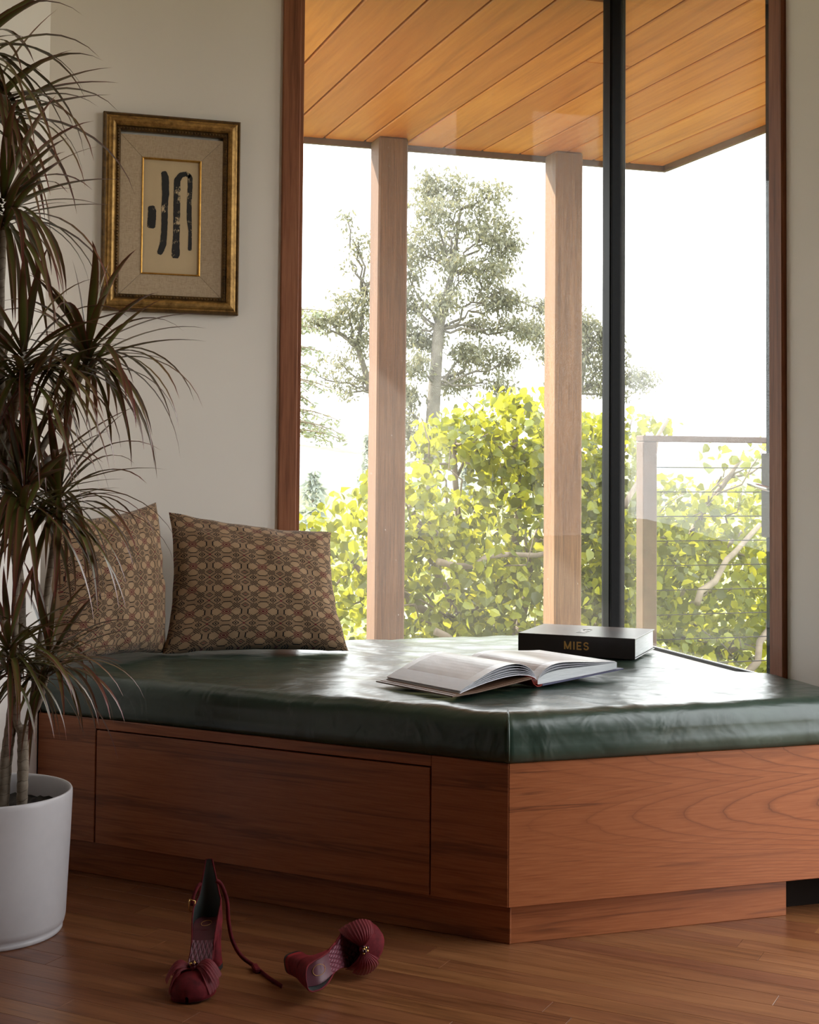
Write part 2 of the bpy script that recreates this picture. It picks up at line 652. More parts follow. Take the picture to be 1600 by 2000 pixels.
# ---- windows
w1 = struct(thing('window_1', 'tall fixed window pane facing the posts and trees', None, (1.5, YB, 0.44)))
MB().bbox(0.973, 1.026, YB - 0.014, YB + 0.10, 0.40, 2.56, 0.002).build('jamb', M_jamb, w1)
MB().bbox(1.0265, 1.039, YB - 0.004, YB + 0.10, 0.40, 2.56, 0.0015).build('glazing_stop', M_jamb, w1)
MB().bbox(1.039, 2.045, YB + 0.01, YB + 0.10, 0.435, 0.452, 0.002).build('sill', M_black, w1)
MB().bbox(1.039, 2.045, YB + 0.005, YB + 0.043, 2.522, 2.560, 0.002).build('head', M_black, w1)
MB().box(1.030, 2.052, YB + 0.024, YB + 0.030, 0.445, 2.545).build('pane', M_glass, w1)
w2 = struct(thing('window_2', 'fixed side window pane facing the cable railing', None, (XR, 3.7, 0.44)))
MB().bbox(2.056, 2.13, 3.186, 3.246, 0.36, 2.56, 0.002).build('jamb', M_jamb, w2)
MB().bbox(2.0, 2.13, 3.247, 4.15, 0.42, 0.447, 0.002).build('sill', M_alum, w2)
MB().bbox(2.072, 2.106, 3.247, 4.15, 2.512, 2.560, 0.002).build('head', M_black, w2)
MB().bbox(2.078, 2.088, 3.25, 4.14, 0.4475, 0.4565, 0.001).build('gasket', M_black, w2)
MB().box(2.080, 2.086, 3.240, 4.158, 0.452, 2.545).build('pane', M_glass, w2)
MB().bbox(2.112, 2.16, 3.247, 3.350, 0.43, 2.514, 0.002).build('backing_post', M_black, w2)
trim = struct(MB().bbox(2.047, 2.102, YB - 0.018, YB + 0.040, 0.40, 2.56, 0.004).build('trim_1', M_black), 'black corner mullion between the two panes')
MB().bbox(2.0505, 2.0985, YB - 0.024, YB - 0.019, 0.46, 2.555, 0.0015).build('cover_strip', M_black, trim)

# solid handle outside the side window, standing in for its reflection
h = thing('handle_reflection', 'steel lever handle and long plate standing in for a reflection at the side window', 'door handle', (2.12, 3.33, 0.93))
MB().bbox(2.1045, 2.1115, 3.290, 3.362, 0.815, 1.038, 0.003).build('backplate', M_rail0, h)
MB().tube([(2.105, 3.300, 0.943), (2.0985, 3.304, 0.943), (2.0965, 3.316, 0.944), (2.0965, 3.360, 0.950), (2.0965, 3.408, 0.957)], [0.0075, 0.0075, 0.0075, 0.0072, 0.0065], 12).build('lever', M_steel, h, smooth=True)

# ---- soffit outside
so = struct(MB().box(0.0, 3.479, YB + 0.15, 6.45, 2.535, 2.60).box(1.12, 2.22, YB + 0.046, YB + 0.15, 2.5352, 2.60).box(2.22, 3.479, 2.75, YB + 0.15, 2.535, 2.60).build('roof_soffit', M_dark))
pitch_x = 0.197
k0 = -8
x = 1.706 + k0 * pitch_x
while x < 3.47:
    x1 = min(x + pitch_x, 3.479)
    y0 = YB + 0.15 if x < 0.97 else YB + 0.105 if x < 1.1 else YB + 0.045 if x < 2.05 else (3.19 if x < 2.2 else 2.76)
    cuts = [y0]
    if 2.2 < x + 0.1 < 2.45:
        cuts.append(4.87)
    elif y0 < 4 and random.random() < 0.4:
        cuts.append(random.uniform(3.0, 4.0))
    cuts.append(6.45)
    for a, b in zip(cuts[:-1], cuts[1:]):
        c = (x + x1) / 2
        m = MB().bbox(x - c + 0.0045, x1 - c - 0.0045, 0.0008, b - a - 0.0008, 0, 0.02, 0.004).build('soffit_plank', M_soffit, so)
        m.location = (c, a, 2.515)
    x += pitch_x
struct(MB().bbox(0.0, 3.50, 6.4505, 6.475, 2.488, 2.60, 0.003).bbox(3.480, 3.502, 2.76, 6.45, 2.488, 2.60, 0.003).build('trim_2', M_fascia), 'thin dark edge board around the cedar soffit')

# ---- exterior posts
for (xp, lab) in ((2.072, 'square timber post nearer the framed picture, darker inner face'), (2.962, 'square timber post nearer the black corner mullion, paler face')):
    mb = MB().bbox(xp - 0.142, xp, 6.30, 6.44, -2.8, 2.514, 0.008)
    p = mb.build('porch_post', M_post, None, loc=(xp - 0.071, 6.37, -2.8))
    tag(p, lab, 'post', 'timber posts outside the window')

# ---- railing
ry = 5.5
rail = thing('cable_railing', 'deck railing with square post and thin horizontal cables outside', 'railing', (2.9, ry, 0.0))
M_rail = plain('weathered_rail', srgb(80, 58, 42), 0.6, var=0.2, nscale=12)
M_cable = plain('dark_cable', (0.03, 0.028, 0.025), 0.5)
MB().bbox(2.853, 2.919, ry - 0.033, ry + 0.033, 0.0, 1.105, 0.004).build('post', M_rail, rail)
MB().bbox(4.9, 4.966, ry - 0.033, ry + 0.033, 0.0, 1.105, 0.004).build('post', M_rail, rail)
MB().bbox(2.853, 4.966, ry - 0.035, ry + 0.035, 1.1055, 1.132, 0.004).build('top_rail', M_rail, rail)
for i in range(10):
    z = 0.997 - i * 0.1045
    MB().tube([(2.90, ry, z), (4.92, ry, z)], 0.0024, 6).build('cable', M_cable, rail, smooth=True)
struct(MB().box(2.21, 5.2, -1.2, 5.6, -0.18, -0.02).build('deck', M_deck))

# ---- ground and hills
def ground_fn(u, v):
    x = -60 + 260 * u
    y = -60 + 66.6 * v * 6 if v < 1 / 6 else 6.6 + (((v - 1 / 6) * 1.2) ** 2.2) * 500
    z = -2.6 if y < 6.6 else (-2.6 - 0.045 * (y - 6.6) if y < 60 else -5.0)
    z += 1.2 * mnoise.noise((x * 0.06, y * 0.05, 3)) * max(0, min(1, (y - 6.6) / 15))
    if y > 110:
        q = min(1, (y - 110) / 160)
        z += q * (8 + 6 * mnoise.noise((x * 0.012, y * 0.006, 9)) + 3 * mnoise.noise((x * 0.04, y * 0.02, 1)))
    return (x, y, z)
struct(MB().grid(ground_fn, 90, 85).build('ground', M_ground, smooth=True))


def hill_obj(name, y, depth, zfun, x0, x1, mat, label):
    def fn(u, v):
        x = x0 + (x1 - x0) * u
        yy = y + depth * v
        zt = zfun(x)
        return (x, yy, -8 + (zt + 8) * math.sin(min(1.0, v * 1.4) * PI / 2))
    o = MB().grid(fn, 80, 10).build(name, mat, smooth=True)
    return struct(o, label)


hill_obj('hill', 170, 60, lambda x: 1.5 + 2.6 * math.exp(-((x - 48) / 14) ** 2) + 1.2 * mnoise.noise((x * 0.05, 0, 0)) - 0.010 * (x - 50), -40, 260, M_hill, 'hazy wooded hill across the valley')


# ================================================================== TREES
LEAF = np.array([(0, 0, 0), (0.40, 0.22, 0.10), (0.40, 0.58, 0.10), (0, 1.0, -0.10), (-0.40, 0.58, 0.10), (-0.40, 0.22, 0.10), (0, 0.45, -0.02)], float)
LEAF_F = np.array([(0, 1, 6), (1, 2, 6), (2, 3, 6), (3, 4, 6), (4, 5, 6), (5, 0, 6)])
SLIM = np.array([(0, 0, 0), (0.19, 0.4, 0.02), (0, 1.0, -0.05), (-0.19, 0.4, 0.02)], float)
SLIM_F = np.array([(0, 1, 2, 3)])


def rand_rot(n, droop=0.7):
    """leaf frames: +Y (tip) droops downwards, random azimuth, random roll"""
    az = rng.uniform(0, 2 * PI, n)
    el = -rng.uniform(0.1, 1.0, n) * droop * PI / 2 + rng.normal(0, 0.25, n)
    y = np.stack([np.cos(az) * np.cos(el), np.sin(az) * np.cos(el), np.sin(el)], 1)
    r = rng.normal(size=(n, 3))
    x = np.cross(y, r)
    x /= np.linalg.norm(x, axis=1)[:, None]
    z = np.cross(x, y)
    return np.stack([x, y, z], 2)      # columns


def leaves_mesh(P, size, R, tmpl, tf):
    n = len(P)
    V = np.einsum('nij,kj->nki', R, tmpl) * np.asarray(size)[:, None, None] + np.asarray(P)[:, None, :]
    F = tf[None] + (np.arange(n) * len(tmpl))[:, None, None]
    return V.reshape(-1, 3), F.reshape(-1, tf.shape[1])


def ell_points(c, r, n, shell=0.45):
    d = rng.normal(size=(n, 3))
    d /= np.linalg.norm(d, axis=1)[:, None]
    rad = rng.uniform(shell ** 3, 1, n) ** (1 / 3)
    return np.array(c) + d * rad[:, None] * np.array(r)


def branch(mb, a, b, r0, r1, wob=0.08, n=6, seg=6):
    a, b = Vector(a), Vector(b)
    L = (b - a).length
    pts = []
    for i in range(n + 1):
        f = i / n
        p = a.lerp(b, f)
        if 0 < i < n:
            p += Vector((random.uniform(-1, 1), random.uniform(-1, 1), random.uniform(-1, 1))) * wob * L
        pts.append(p)
    mb.tube(pts, [r0 + (r1 - r0) * i / n for i in range(n + 1)], seg)
    return pts


# ---- near leafy tree: limbs with big yellow-green leaves
nt = thing('leafy_tree', 'leafy tree with large backlit yellow-green leaves filling the lower window', 'tree', (3.9, 9.2, -3.2))
blobs = [  # centre, radii, count
    ((2.35, 8.2, 0.45), (0.35, 0.5, 0.42), 200), ((2.15, 8.9, -0.25), (0.5, 0.7, 0.5), 240),
    ((2.75, 8.3, 0.75), (0.32, 0.5, 0.30), 200), ((3.0, 8.4, 0.25), (0.5, 0.7, 0.45), 420),
    ((2.9, 8.3, -0.35), (0.6, 0.7, 0.5), 420), ((3.15, 8.6, 1.18), (0.28, 0.45, 0.20), 110),
    ((3.6, 8.7, 1.2), (0.42, 0.6, 0.34), 330), ((3.75, 8.6, 0.65), (0.6, 0.7, 0.45), 520),
    ((3.7, 8.4, 0.0), (0.6, 0.7, 0.45), 480), ((4.15, 8.8, 1.05), (0.36, 0.5, 0.34), 280),
    ((4.3, 8.6, 0.4), (0.55, 0.7, 0.48), 460), ((4.4, 8.5, -0.3), (0.6, 0.7, 0.5), 430),
    ((4.75, 8.9, 0.62), (0.42, 0.6, 0.36), 230), ((4.55, 9.0, 1.30), (0.42, 0.35, 0.09), 46),
    ((5.1, 8.8, 0.15), (0.55, 0.7, 0.45), 420), ((5.5, 9.0, 0.55), (0.42, 0.6, 0.40), 230),
    ((5.3, 8.7, 1.08), (0.28, 0.4, 0.16), 24), ((5.45, 8.8, -0.25), (0.55, 0.7, 0.45), 330), ((5.0, 9.1, -0.6), (0.8, 0.9, 0.4), 300),
]
P = np.concatenate([ell_points(c, r, int(n * 2.5), 0.2) for c, r, n in blobs])
keep = P[:, 1] > 7.2
P = P[keep]
n = len(P)
R = rand_rot(n, 0.75)
sz = rng.uniform(0.042, 0.088, n)
order = np.argsort(P[:, 1] - sz * 4)
near, rest = order[:300], order[300:]
V, F = leaves_mesh(P[rest], sz[rest], R[rest], LEAF, LEAF_F)
tag(np_mesh('foliage', V, F, M_leaf_near, nt), kind='stuff')
lm = bpy.data.meshes.new('leaf')
lm.from_pydata([tuple(v) for v in LEAF], [], [tuple(int(i) for i in f) for f in LEAF_F])
lm.materials.append(M_leaf_near)
base = world_loc(nt)
for i in near:
    o = bpy.data.objects.new('leaf', lm)
    COL.objects.link(o)
    o.parent = nt
    mr = Matrix([list(R[i][0]), list(R[i][1]), list(R[i][2])]).to_4x4()
    o.matrix_basis = Matrix.Translation(Vector(P[i]) - base) @ mr @ Matrix.Scale(float(sz[i]), 4)
mb = MB()
branch(mb, (3.9, 9.2, -3.4), (3.75, 9.1, -0.9), 0.13, 0.10, 0.03)
mb.build('trunk', M_bark, nt, smooth=True)
fork = (3.75, 9.1, -0.9)
for (c, r, k) in blobs:
    mb = MB()
    mid = Vector(fork).lerp(Vector(c), 0.55) + Vector((random.uniform(-.15, .15), -0.1, random.uniform(-.1, .15)))
    branch(mb, fork, mid, 0.055, 0.032, 0.04, 5)
    branch(mb, mid, c, 0.030, 0.015, 0.05, 5)
    for q in range(5):
        tip = Vector(c) + Vector((random.uniform(-1, 1) * r[0], random.uniform(-1, 0.4) * r[1], random.uniform(-.9, .9) * r[2]))
        branch(mb, mid.lerp(Vector(c), random.uniform(0.3, 1)), tip, 0.011, 0.003, 0.07, 5, 5)
    mb.build('branch', M_bark, nt, smooth=True)
# long bare limbs visible through the leaves
for a, b, r in (((2.80, 7.9, 0.44), (3.72, 8.2, 0.44), 0.022), ((2.75, 7.8, 0.05), (3.3, 7.9, -0.30), 0.024), ((4.05, 8.0, 0.75), (4.45, 8.2, 1.30), 0.020), ((4.55, 8.0, 0.15), (5.25, 8.4, 0.62), 0.024), ((4.9, 8.0, -0.3), (5.5, 8.3, 0.35), 0.026)):
    mb = MB()
    branch(mb, a, b, r, r * 0.7, 0.035, 8)
    mb.build('branch', M_bark, nt, smooth=True)


def shrub(loc, rad, n, size, mat, label, name='shrub'):
    t = thing(name, label, 'shrub', loc, 'shrubs on the slope below the window')
    Pp = ell_points((loc[0], loc[1], loc[2] + rad[2] * 0.9), rad, n, 0.5)
    V, F = leaves_mesh(Pp, rng.uniform(size * 0.6, size * 1.3, n), rand_rot(n, 0.6), LEAF, LEAF_F)
    tag(np_mesh('foliage', V, F, mat, t), kind='stuff')
    mb = MB()
    for i in range(5):
        branch(mb, loc, (loc[0] + random.uniform(-.5, .5) * rad[0], loc[1] + random.uniform(-.4, .4) * rad[1], loc[2] + rad[2] * random.uniform(0.9, 1.5)), 0.05, 0.015, 0.05, 5, 5)
    mb.build('stems', M_bark, t, smooth=True)


shrub((3.5, 13.5, -3.0), (1.5, 1.2, 1.9), 1900, 0.10, M_leaf_mid, 'pale yellow-green shrub seen just right of the patterned pillow')
shrub((5.9, 16.6, -3.2), (1.9, 1.3, 2.0), 2200, 0.10, M_leaf_mid, 'pale shrub behind the leafy tree between the two timber posts')
shrub((8.2, 13.6, -3.3), (1.9, 1.3, 2.0), 2200, 0.10, M_leaf_mid, 'pale shrub behind the leafy tree beyond the black mullion')
shrub((12.0, 16.8, -3.3), (1.8, 1.3, 1.9), 1800, 0.10, M_leaf_mid, 'pale shrub behind the cable railing at the side window')


def big_tree(name, label, base, trunkpts, radii, clumps, leafmat, barkmat, leafsize, per, tmpl=SLIM, tf=SLIM_F, droop=0.9):
    t = thing(name, label, 'tree', base, 'tall trees in the distance')
    mb = MB()
    mb.tube(trunkpts, radii, 8)
    mb.build('trunk', barkmat, t, smooth=True)
    mb = MB()
    PP = []
    for (c, r, k) in clumps:
        att = min(trunkpts[1:], key=lambda q: (Vector(q) - Vector((c[0], c[1], c[2] - 1.2 * r[0]))).length)
        pts = branch(mb, att, c, 0.075, 0.03, 0.07, 6, 5)
        for q in range(5):
            tip = Vector(c) + Vector((random.uniform(-1, 1) * r[0], random.uniform(-1, 1) * r[1], random.uniform(-1, 1) * r[2])) * 0.8
            branch(mb, pts[random.randint(3, 6)], tip, 0.025, 0.008, 0.06, 4, 4)
        m = max(10, int(per * k))
        sub = ell_points(c, r, max(3, m // 16), 0.2)
        PP.append((sub[rng.integers(0, len(sub), m)] + rng.normal(0, 0.22, (m, 3)) * np.array([1, 1, 0.8])))
    mb.build('branches', barkmat, t, smooth=True)
    PP = np.concatenate(PP)
    V, F = leaves_mesh(PP, rng.uniform(leafsize * 0.6, leafsize * 1.4, len(PP)), rand_rot(len(PP), droop), tmpl, tf)
    tag(np_mesh('crown', V, F, leafmat, t), kind='stuff')


D = 60.0
def cl(x, z, rx, rz, k=1.0, y=D):
    return ((x, y + random.uniform(-1.2, 1.2), z), (rx, rx, rz), k)


tall = [cl(22.0, 13.6, 1.1, .8), cl(20.9, 13.3, .8, .9), cl(23.2, 12.9, .9, .9), cl(20.6, 12.0, .8, .9), cl(21.9, 12.2, 1.1, .9), cl(24.0, 11.8, .9, .8), cl(22.8, 11.2, 1.0, .8),
        cl(20.4, 10.8, .9, .9), cl(21.5, 10.7, .9, .8), cl(24.2, 10.7, .7, .6), cl(20.0, 9.6, .8, .8), cl(21.8, 9.5, 1.0, .9), cl(23.2, 9.7, .7, .6), cl(24.9, 10.0, .35, .3, .3),
        cl(23.6, 8.6, .9, .6), cl(24.4, 8.4, .8, .5), cl(20.2, 8.2, .8, .8), cl(21.3, 8.1, .9, .7), cl(19.2, 8.6, .6, .6), cl(23.4, 7.4, 1.0, .55), cl(24.7, 7.2, .9, .5), cl(26.0, 7.2, .8, .7), cl(26.4, 8.2, .5, .5, .6),
        cl(20.1, 6.8, .7, .7), cl(21.0, 6.6, .6, .6), cl(22.6, 6.0, .8, .5), cl(23.7, 5.9, 1.0, .6), cl(24.8, 5.9, .6, .4, .6), cl(22.5, 4.8, .9, .5), cl(23.8, 4.6, .8, .4, .7), cl(19.9, 5.3, .6, .6), cl(20.0, 3.9, .6, .7), cl(19.9, 2.6, .6, .8), cl(20.3, 2.0, .5, .6)]
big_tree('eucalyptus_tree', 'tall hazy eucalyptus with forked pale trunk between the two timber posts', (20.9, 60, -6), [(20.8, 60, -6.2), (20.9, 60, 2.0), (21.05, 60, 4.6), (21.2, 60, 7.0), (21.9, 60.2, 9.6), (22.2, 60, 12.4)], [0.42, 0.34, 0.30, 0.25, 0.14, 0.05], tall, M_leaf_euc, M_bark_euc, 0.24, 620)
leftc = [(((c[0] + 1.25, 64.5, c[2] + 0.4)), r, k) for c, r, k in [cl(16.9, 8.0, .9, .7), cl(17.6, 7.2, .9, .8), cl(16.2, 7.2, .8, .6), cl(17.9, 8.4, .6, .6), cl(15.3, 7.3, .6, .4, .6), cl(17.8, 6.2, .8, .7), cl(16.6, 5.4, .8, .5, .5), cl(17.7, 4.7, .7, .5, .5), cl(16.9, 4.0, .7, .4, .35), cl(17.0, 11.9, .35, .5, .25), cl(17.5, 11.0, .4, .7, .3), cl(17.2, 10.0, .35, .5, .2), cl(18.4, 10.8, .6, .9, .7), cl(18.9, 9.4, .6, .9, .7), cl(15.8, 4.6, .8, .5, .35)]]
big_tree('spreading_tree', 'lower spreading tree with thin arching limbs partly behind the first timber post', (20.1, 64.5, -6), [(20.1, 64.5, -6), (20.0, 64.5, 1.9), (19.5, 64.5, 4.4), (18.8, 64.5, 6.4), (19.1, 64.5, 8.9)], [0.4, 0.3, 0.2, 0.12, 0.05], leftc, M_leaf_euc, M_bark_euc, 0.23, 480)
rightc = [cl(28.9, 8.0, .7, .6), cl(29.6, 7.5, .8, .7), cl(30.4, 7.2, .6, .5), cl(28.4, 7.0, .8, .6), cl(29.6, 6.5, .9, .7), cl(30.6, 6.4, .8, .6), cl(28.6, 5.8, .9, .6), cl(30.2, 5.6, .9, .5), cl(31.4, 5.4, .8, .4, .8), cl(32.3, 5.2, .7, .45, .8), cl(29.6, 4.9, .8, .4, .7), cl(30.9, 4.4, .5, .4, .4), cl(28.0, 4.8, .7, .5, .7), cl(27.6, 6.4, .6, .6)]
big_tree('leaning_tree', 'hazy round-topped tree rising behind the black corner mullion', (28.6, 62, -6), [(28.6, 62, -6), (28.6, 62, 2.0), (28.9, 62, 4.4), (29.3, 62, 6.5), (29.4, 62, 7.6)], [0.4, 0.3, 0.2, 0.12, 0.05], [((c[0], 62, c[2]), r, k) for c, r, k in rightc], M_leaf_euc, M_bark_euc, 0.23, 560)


# cedar at the far left of the window: flat tiers of needles
ced = thing('cedar_tree', 'dark cedar with flat drooping tiers beside the window jamb', 'tree', (8.2, 38.0, -4.5), 'tall trees in the distance')
MB().tube([(8.2, 38, -4.6), (8.2, 38, 2), (8.2, 38, 7)], [0.35, 0.25, 0.08], 8).build('trunk', M_bark, ced, smooth=True)
mb = MB()
PP = []
for z, ln, drop in ((4.9, 1.9, 0.0), (4.5, 2.0, 0.1), (4.0, 2.1, 0.2), (3.6, 1.9, .35), (3.2, 2.3, .5), (2.9, 2.0, .6), (2.35, 2.3, .45), (2.05, 2.9, .55), (1.8, 2.5, .45)):
    for az in (-0.35, 0.05, 0.4, -2.6, 2.9):
        L = ln * random.uniform(0.8, 1.1)
        pts = [Vector((8.2 + math.cos(az) * L * f, 38 + math.sin(az) * L * f, z + 0.25 * math.sin(f * 2.2) - drop * f * f)) for f in np.linspace(0, 1, 7)]
        mb.tube(pts, [0.05 - 0.042 * i / 6 for i in range(7)], 5)
        for i in range(60):
            f = random.uniform(0.25, 1.0)
            j = min(5, int(f * 6))
            p = pts[j].lerp(pts[j + 1], f * 6 - j)
            side = Vector((-math.sin(az), math.cos(az), 0)) * random.uniform(-.35, .35)
            PP.append(p + side + Vector((0, 0, random.uniform(-.08, .06))))
mb.build('branches', M_bark, ced, smooth=True)
V, F = leaves_mesh(np.array(PP), rng.uniform(0.10, 0.24, len(PP)), rand_rot(len(PP), 0.5), SLIM, SLIM_F)
tag(np_mesh('needles', V, F, M_leaf_cedar, ced), kind='stuff')

# far conifers on the valley slope
def conifer(x, y, zb, hgt, label):
    t = thing('conifer', label, 'tree', (x, y, zb), 'distant conifers on the slope')
    MB().tube([(x, y, zb), (x, y, zb + hgt * 0.95)], [0.15, 0.03], 6).build('trunk', M_bark, t)
    n = 420
    f = rng.uniform(0.08, 1, n) ** 0.8
    a = rng.uniform(0, 2 * PI, n)
    r = (1 - f) * hgt * 0.26 * rng.uniform(0.5, 1, n) + 0.05
    Pp = np.stack([x + np.cos(a) * r, y + np.sin(a) * r, zb + f * hgt], 1)
    V, F = leaves_mesh(Pp, rng.uniform(0.5, 1.0, n), rand_rot(n, 0.5), SLIM, SLIM_F)
    tag(np_mesh('needles', V, F, M_leaf_far, t), kind='stuff')


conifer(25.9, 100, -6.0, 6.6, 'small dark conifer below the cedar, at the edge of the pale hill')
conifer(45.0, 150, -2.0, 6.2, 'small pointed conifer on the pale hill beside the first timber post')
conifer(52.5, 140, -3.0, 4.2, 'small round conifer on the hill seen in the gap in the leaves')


# ================================================================== BENCH
bench = thing('window_bench', 'built-in teak window bench with one wide drawer front', 'bench', (1.152, 2.801, 0))
eL = e
ZB, ZT = 0.085, 0.381
INX = Vector((1, 1, 0)).normalized()


def diag_panel(name, x0, x1, z0, z1, mat, th=0.018, inset=0.0, parent=bench):
    """board lying in the diagonal front plane; local X runs along the plane to the right"""
    ln = (x1 - x0) * math.sqrt(2)
    o = MB().bbox(0, ln, 0, th, 0, z1 - z0, 0.0012).build(name, mat)
    o.parent = parent
    p = Vector((x0, 3.953 - x0, z0)) + INX * inset
    o.location = p - world_loc(parent)
    o.rotation_euler = (0, 0, -PI / 4)
    return o


G = 0.0025
diag_panel('front_stile', 0.264, 0.3895, ZB, ZT, M_teak)
diag_panel('front_stile', 1.0255, 1.1515, ZB, ZT, M_teak)
diag_panel('front_rail', 0.3897, 1.0253, 0.3575, ZT, M_teak)
diag_panel('drawer_front', 0.3895 + G, 1.0255 - G, ZB, 0.3575 - G * 1.4, M_teak)
o = MB().bbox(0.0, 0.898, 0, 0.018, 0, ZT - ZB, 0.0012).build('side_panel', M_teak_c)
o.parent = bench
o.location = Vector((1.1525, 2.801, ZB)) - world_loc(bench)
# carcass behind the fronts
q = 0.0195
MB().prism([(0.275, 3.953 - 0.275 + q * 1.5), (1.160, 2.821), (2.05, 2.821), (2.05, 4.16), (0.275, 4.16)], ZB + 0.002, ZT - 0.002).build('carcass', M_dark, bench)
diag_panel('toe_kick', 0.290, 1.146, 0.0, ZB - 0.001, M_teak, 0.018, 0.032)
o = MB().bbox(0.0, 0.672, 0, 0.018, 0, ZB - 0.001, 0.001).build('toe_kick', M_teak)
o.parent = bench
o.location = Vector((1.1645, 2.833, 0)) - world_loc(bench)
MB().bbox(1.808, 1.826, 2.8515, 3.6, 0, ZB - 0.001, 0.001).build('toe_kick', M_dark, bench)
MB().bbox(1.83, 2.062, 2.885, 2.905, 0, ZB - 0.001, 0.001).build('toe_kick', M_dark, bench)  # added near-black board, stands in for the shade of the open recess

# ---- leather cushion
poly = [Vector(p) for p in ((0.268, 3.693), (1.150, 2.797), (2.052, 2.797), (2.052, 3.178), (1.992, 3.182), (1.992, 4.146), (0.272, 4.158))]
CT, CB, CR = 0.482, 0.3825, 0.046
cen = Vector((1.25, 3.55))


def ring_points(step=0.012):
    pts = []
    for i in range(len(poly)):
        a, b = poly[i], poly[(i + 1) % len(poly)]
        n = max(2, int((b - a).length / step))
        for k in range(n):
            pts.append(a.lerp(b, k / n))
    return pts


rp = ring_points()


def seg_dist(p):
    d = 9
    for i in range(len(poly)):
        a, b = poly[i], poly[(i + 1) % len(poly)]
        ab = b - a
        f = max(0, min(1, (p - a).dot(ab) / ab.length_squared))
        d = min(d, (p - (a + ab * f)).length)
    return d


def cush_z(x, y):
    v = 0.0035 * mnoise.noise((x * 5.5, y * 5.5, 1.3)) + 0.0028 * mnoise.noise((x * 13 + y * 5, y * 11 - x * 4, 4.1)) + 0.0015 * mnoise.noise((x * 30 + y * 16, y * 22, 8.8))
    return v


V, F = [], []
nr = len(rp)
rings = []
for k in range(5):       # side
    f = k / 5
    rings.append([Vector((p.x, p.y, CB + (CT - CR - CB) * f)) for p in rp])
dirs = []
for p in rp:
    dirs.append((cen - p).normalized())
ts = []
for k in range(9):
    a = (k / 8) * PI / 2
    off = CR * (1 - math.cos(a))
    rings.append([Vector((p.x + d.x * off * 1.15, p.y + d.y * off * 1.15, CT - CR + CR * math.sin(a))) for p, d in zip(rp, dirs)])
top = rings[-1]
NR = 46
for k in range(1, NR + 1):
    f = k / (NR + 0.6)
    rings.append([Vector((p.x + (cen.x - p.x) * f, p.y + (cen.y - p.y) * f, CT + 0.004 * math.sin(min(1, f * 2.0) * PI / 2))) for p in top])
for ri, rg in enumerate(rings):
    for p in rg:
        n0 = cush_z(p.x, p.y)
        if ri < 5:
            bul = 0.004 * math.sin(PI * ri / 4) + 0.002 * mnoise.noise((p.x * 5, p.y * 5, p.z * 9))
            d = (Vector((p.x, p.y)) - cen).normalized()
            V.append((p.x + d.x * bul, p.y + d.y * bul, p.z))
        else:
            V.append((p.x, p.y, p.z + n0 * min(1, (ri - 4) / 8)))
for r in range(len(rings) - 1):
    for k in range(nr):
        F.append((r * nr + k, r * nr + (k + 1) % nr, (r + 1) * nr + (k + 1) % nr, (r + 1) * nr + k))
F.append(tuple(range((len(rings) - 1) * nr, len(rings) * nr)))
F.append(tuple(range(nr - 1, -1, -1)))
cu = mesh_obj('seat_cushion', V, F, M_leather, None, True, loc=(1.25, 3.55, CB))
tag(cu, 'long dark green leather seat cushion on the teak bench', 'cushion')
# welt at the front corner
sp = [(1.1475, 2.7925, 0.388), (1.1465, 2.7905, 0.412), (1.1475, 2.7930, 0.436), (1.1515, 2.8035, 0.460), (1.1590, 2.8250, 0.4765), (1.170, 2.852, 0.4840)]
MB().tube(sp, [0.0028] * 5 + [0.001], 6).build('welt', M_leather, cu, smooth=True)

# ================================================================== PILLOWS
def weave_cols(NU, NV, rep, rot=False):
    """coverlet pattern per woven cell -> 0 beige, 1 light blob, 2 dark, 3 red"""
    N = 28
    i, j = np.meshgrid(np.arange(NU), np.arange(NV))
    ia = np.floor(np.abs((i % N) - 13.5)).astype(int)
    ib = np.floor(np.abs((j % N) - 13.5)).astype(int)
    chk = ((ia + ib) % 2) == 0
    c = np.zeros(i.shape, int)
    mn, mx = np.minimum(ia, ib), np.maximum(ia, ib)
    d1 = np.hypot(mn, mx - 7)                       # petals round a red centre
    c[(np.abs(ia - 7) <= 2.6) & (np.abs(ib - 7) <= 2.6) & chk] = 2
    c[(d1 >= 3.7) & (d1 < 4.9) & (mx >= 8) & (mn <= 5) & ((ia + ib + (mn // 2)) % 2 == 0)] = 2
    c[(mx == 11) & (mn <= 2)] = 2
    c[(d1 >= 3.2) & (d1 < 4.4) & (mx < 8) & (mn > 0) & chk] = 2
    c[d1 < 3.2] = 1
    c[(mx <= 2) & chk] = 3
    c[(mx == 3) & (mn <= 2) & chk] = 3
    c[(ia == ib) & (ia > 9)] = 2
    c[(ia == 13) & (ib == 13)] = 3
    l3 = np.minimum(np.abs(ia - 13.5) + np.abs(ib - 7) * 0.75, np.abs(ib - 13.5) + np.abs(ia - 7) * 0.75)
    c[(l3 < 2.8) & chk] = 2
    lr = np.abs(ia - 13.5) + np.abs(ib - 7) * 0.75
    c[(lr < 1.6) & chk] = 3
    return c


def pillow_mat():
    t = NT('woven_coverlet')
    at = t.new('ShaderNodeVertexColor', layer_name='weave')
    v = t.coord()
    n = t.noise(v, 900, 2)
    c = t.mix(0.2, at.outputs['Color'], t.ramp(n, [(0.3, (0.35, 0.35, 0.35)), (0.7, (0.75, 0.75, 0.75))]), 'OVERLAY')
    t.set(col=c, rough=0.95, spec=0.15, sheen=0.15)
    t.bump(n, 0.35, 0.0015)
    return t.m


M_pillow = pillow_mat()
PAL = np.array([srgb(146, 118, 92), srgb(166, 136, 106), srgb(26, 22, 22), srgb(96, 36, 40)])


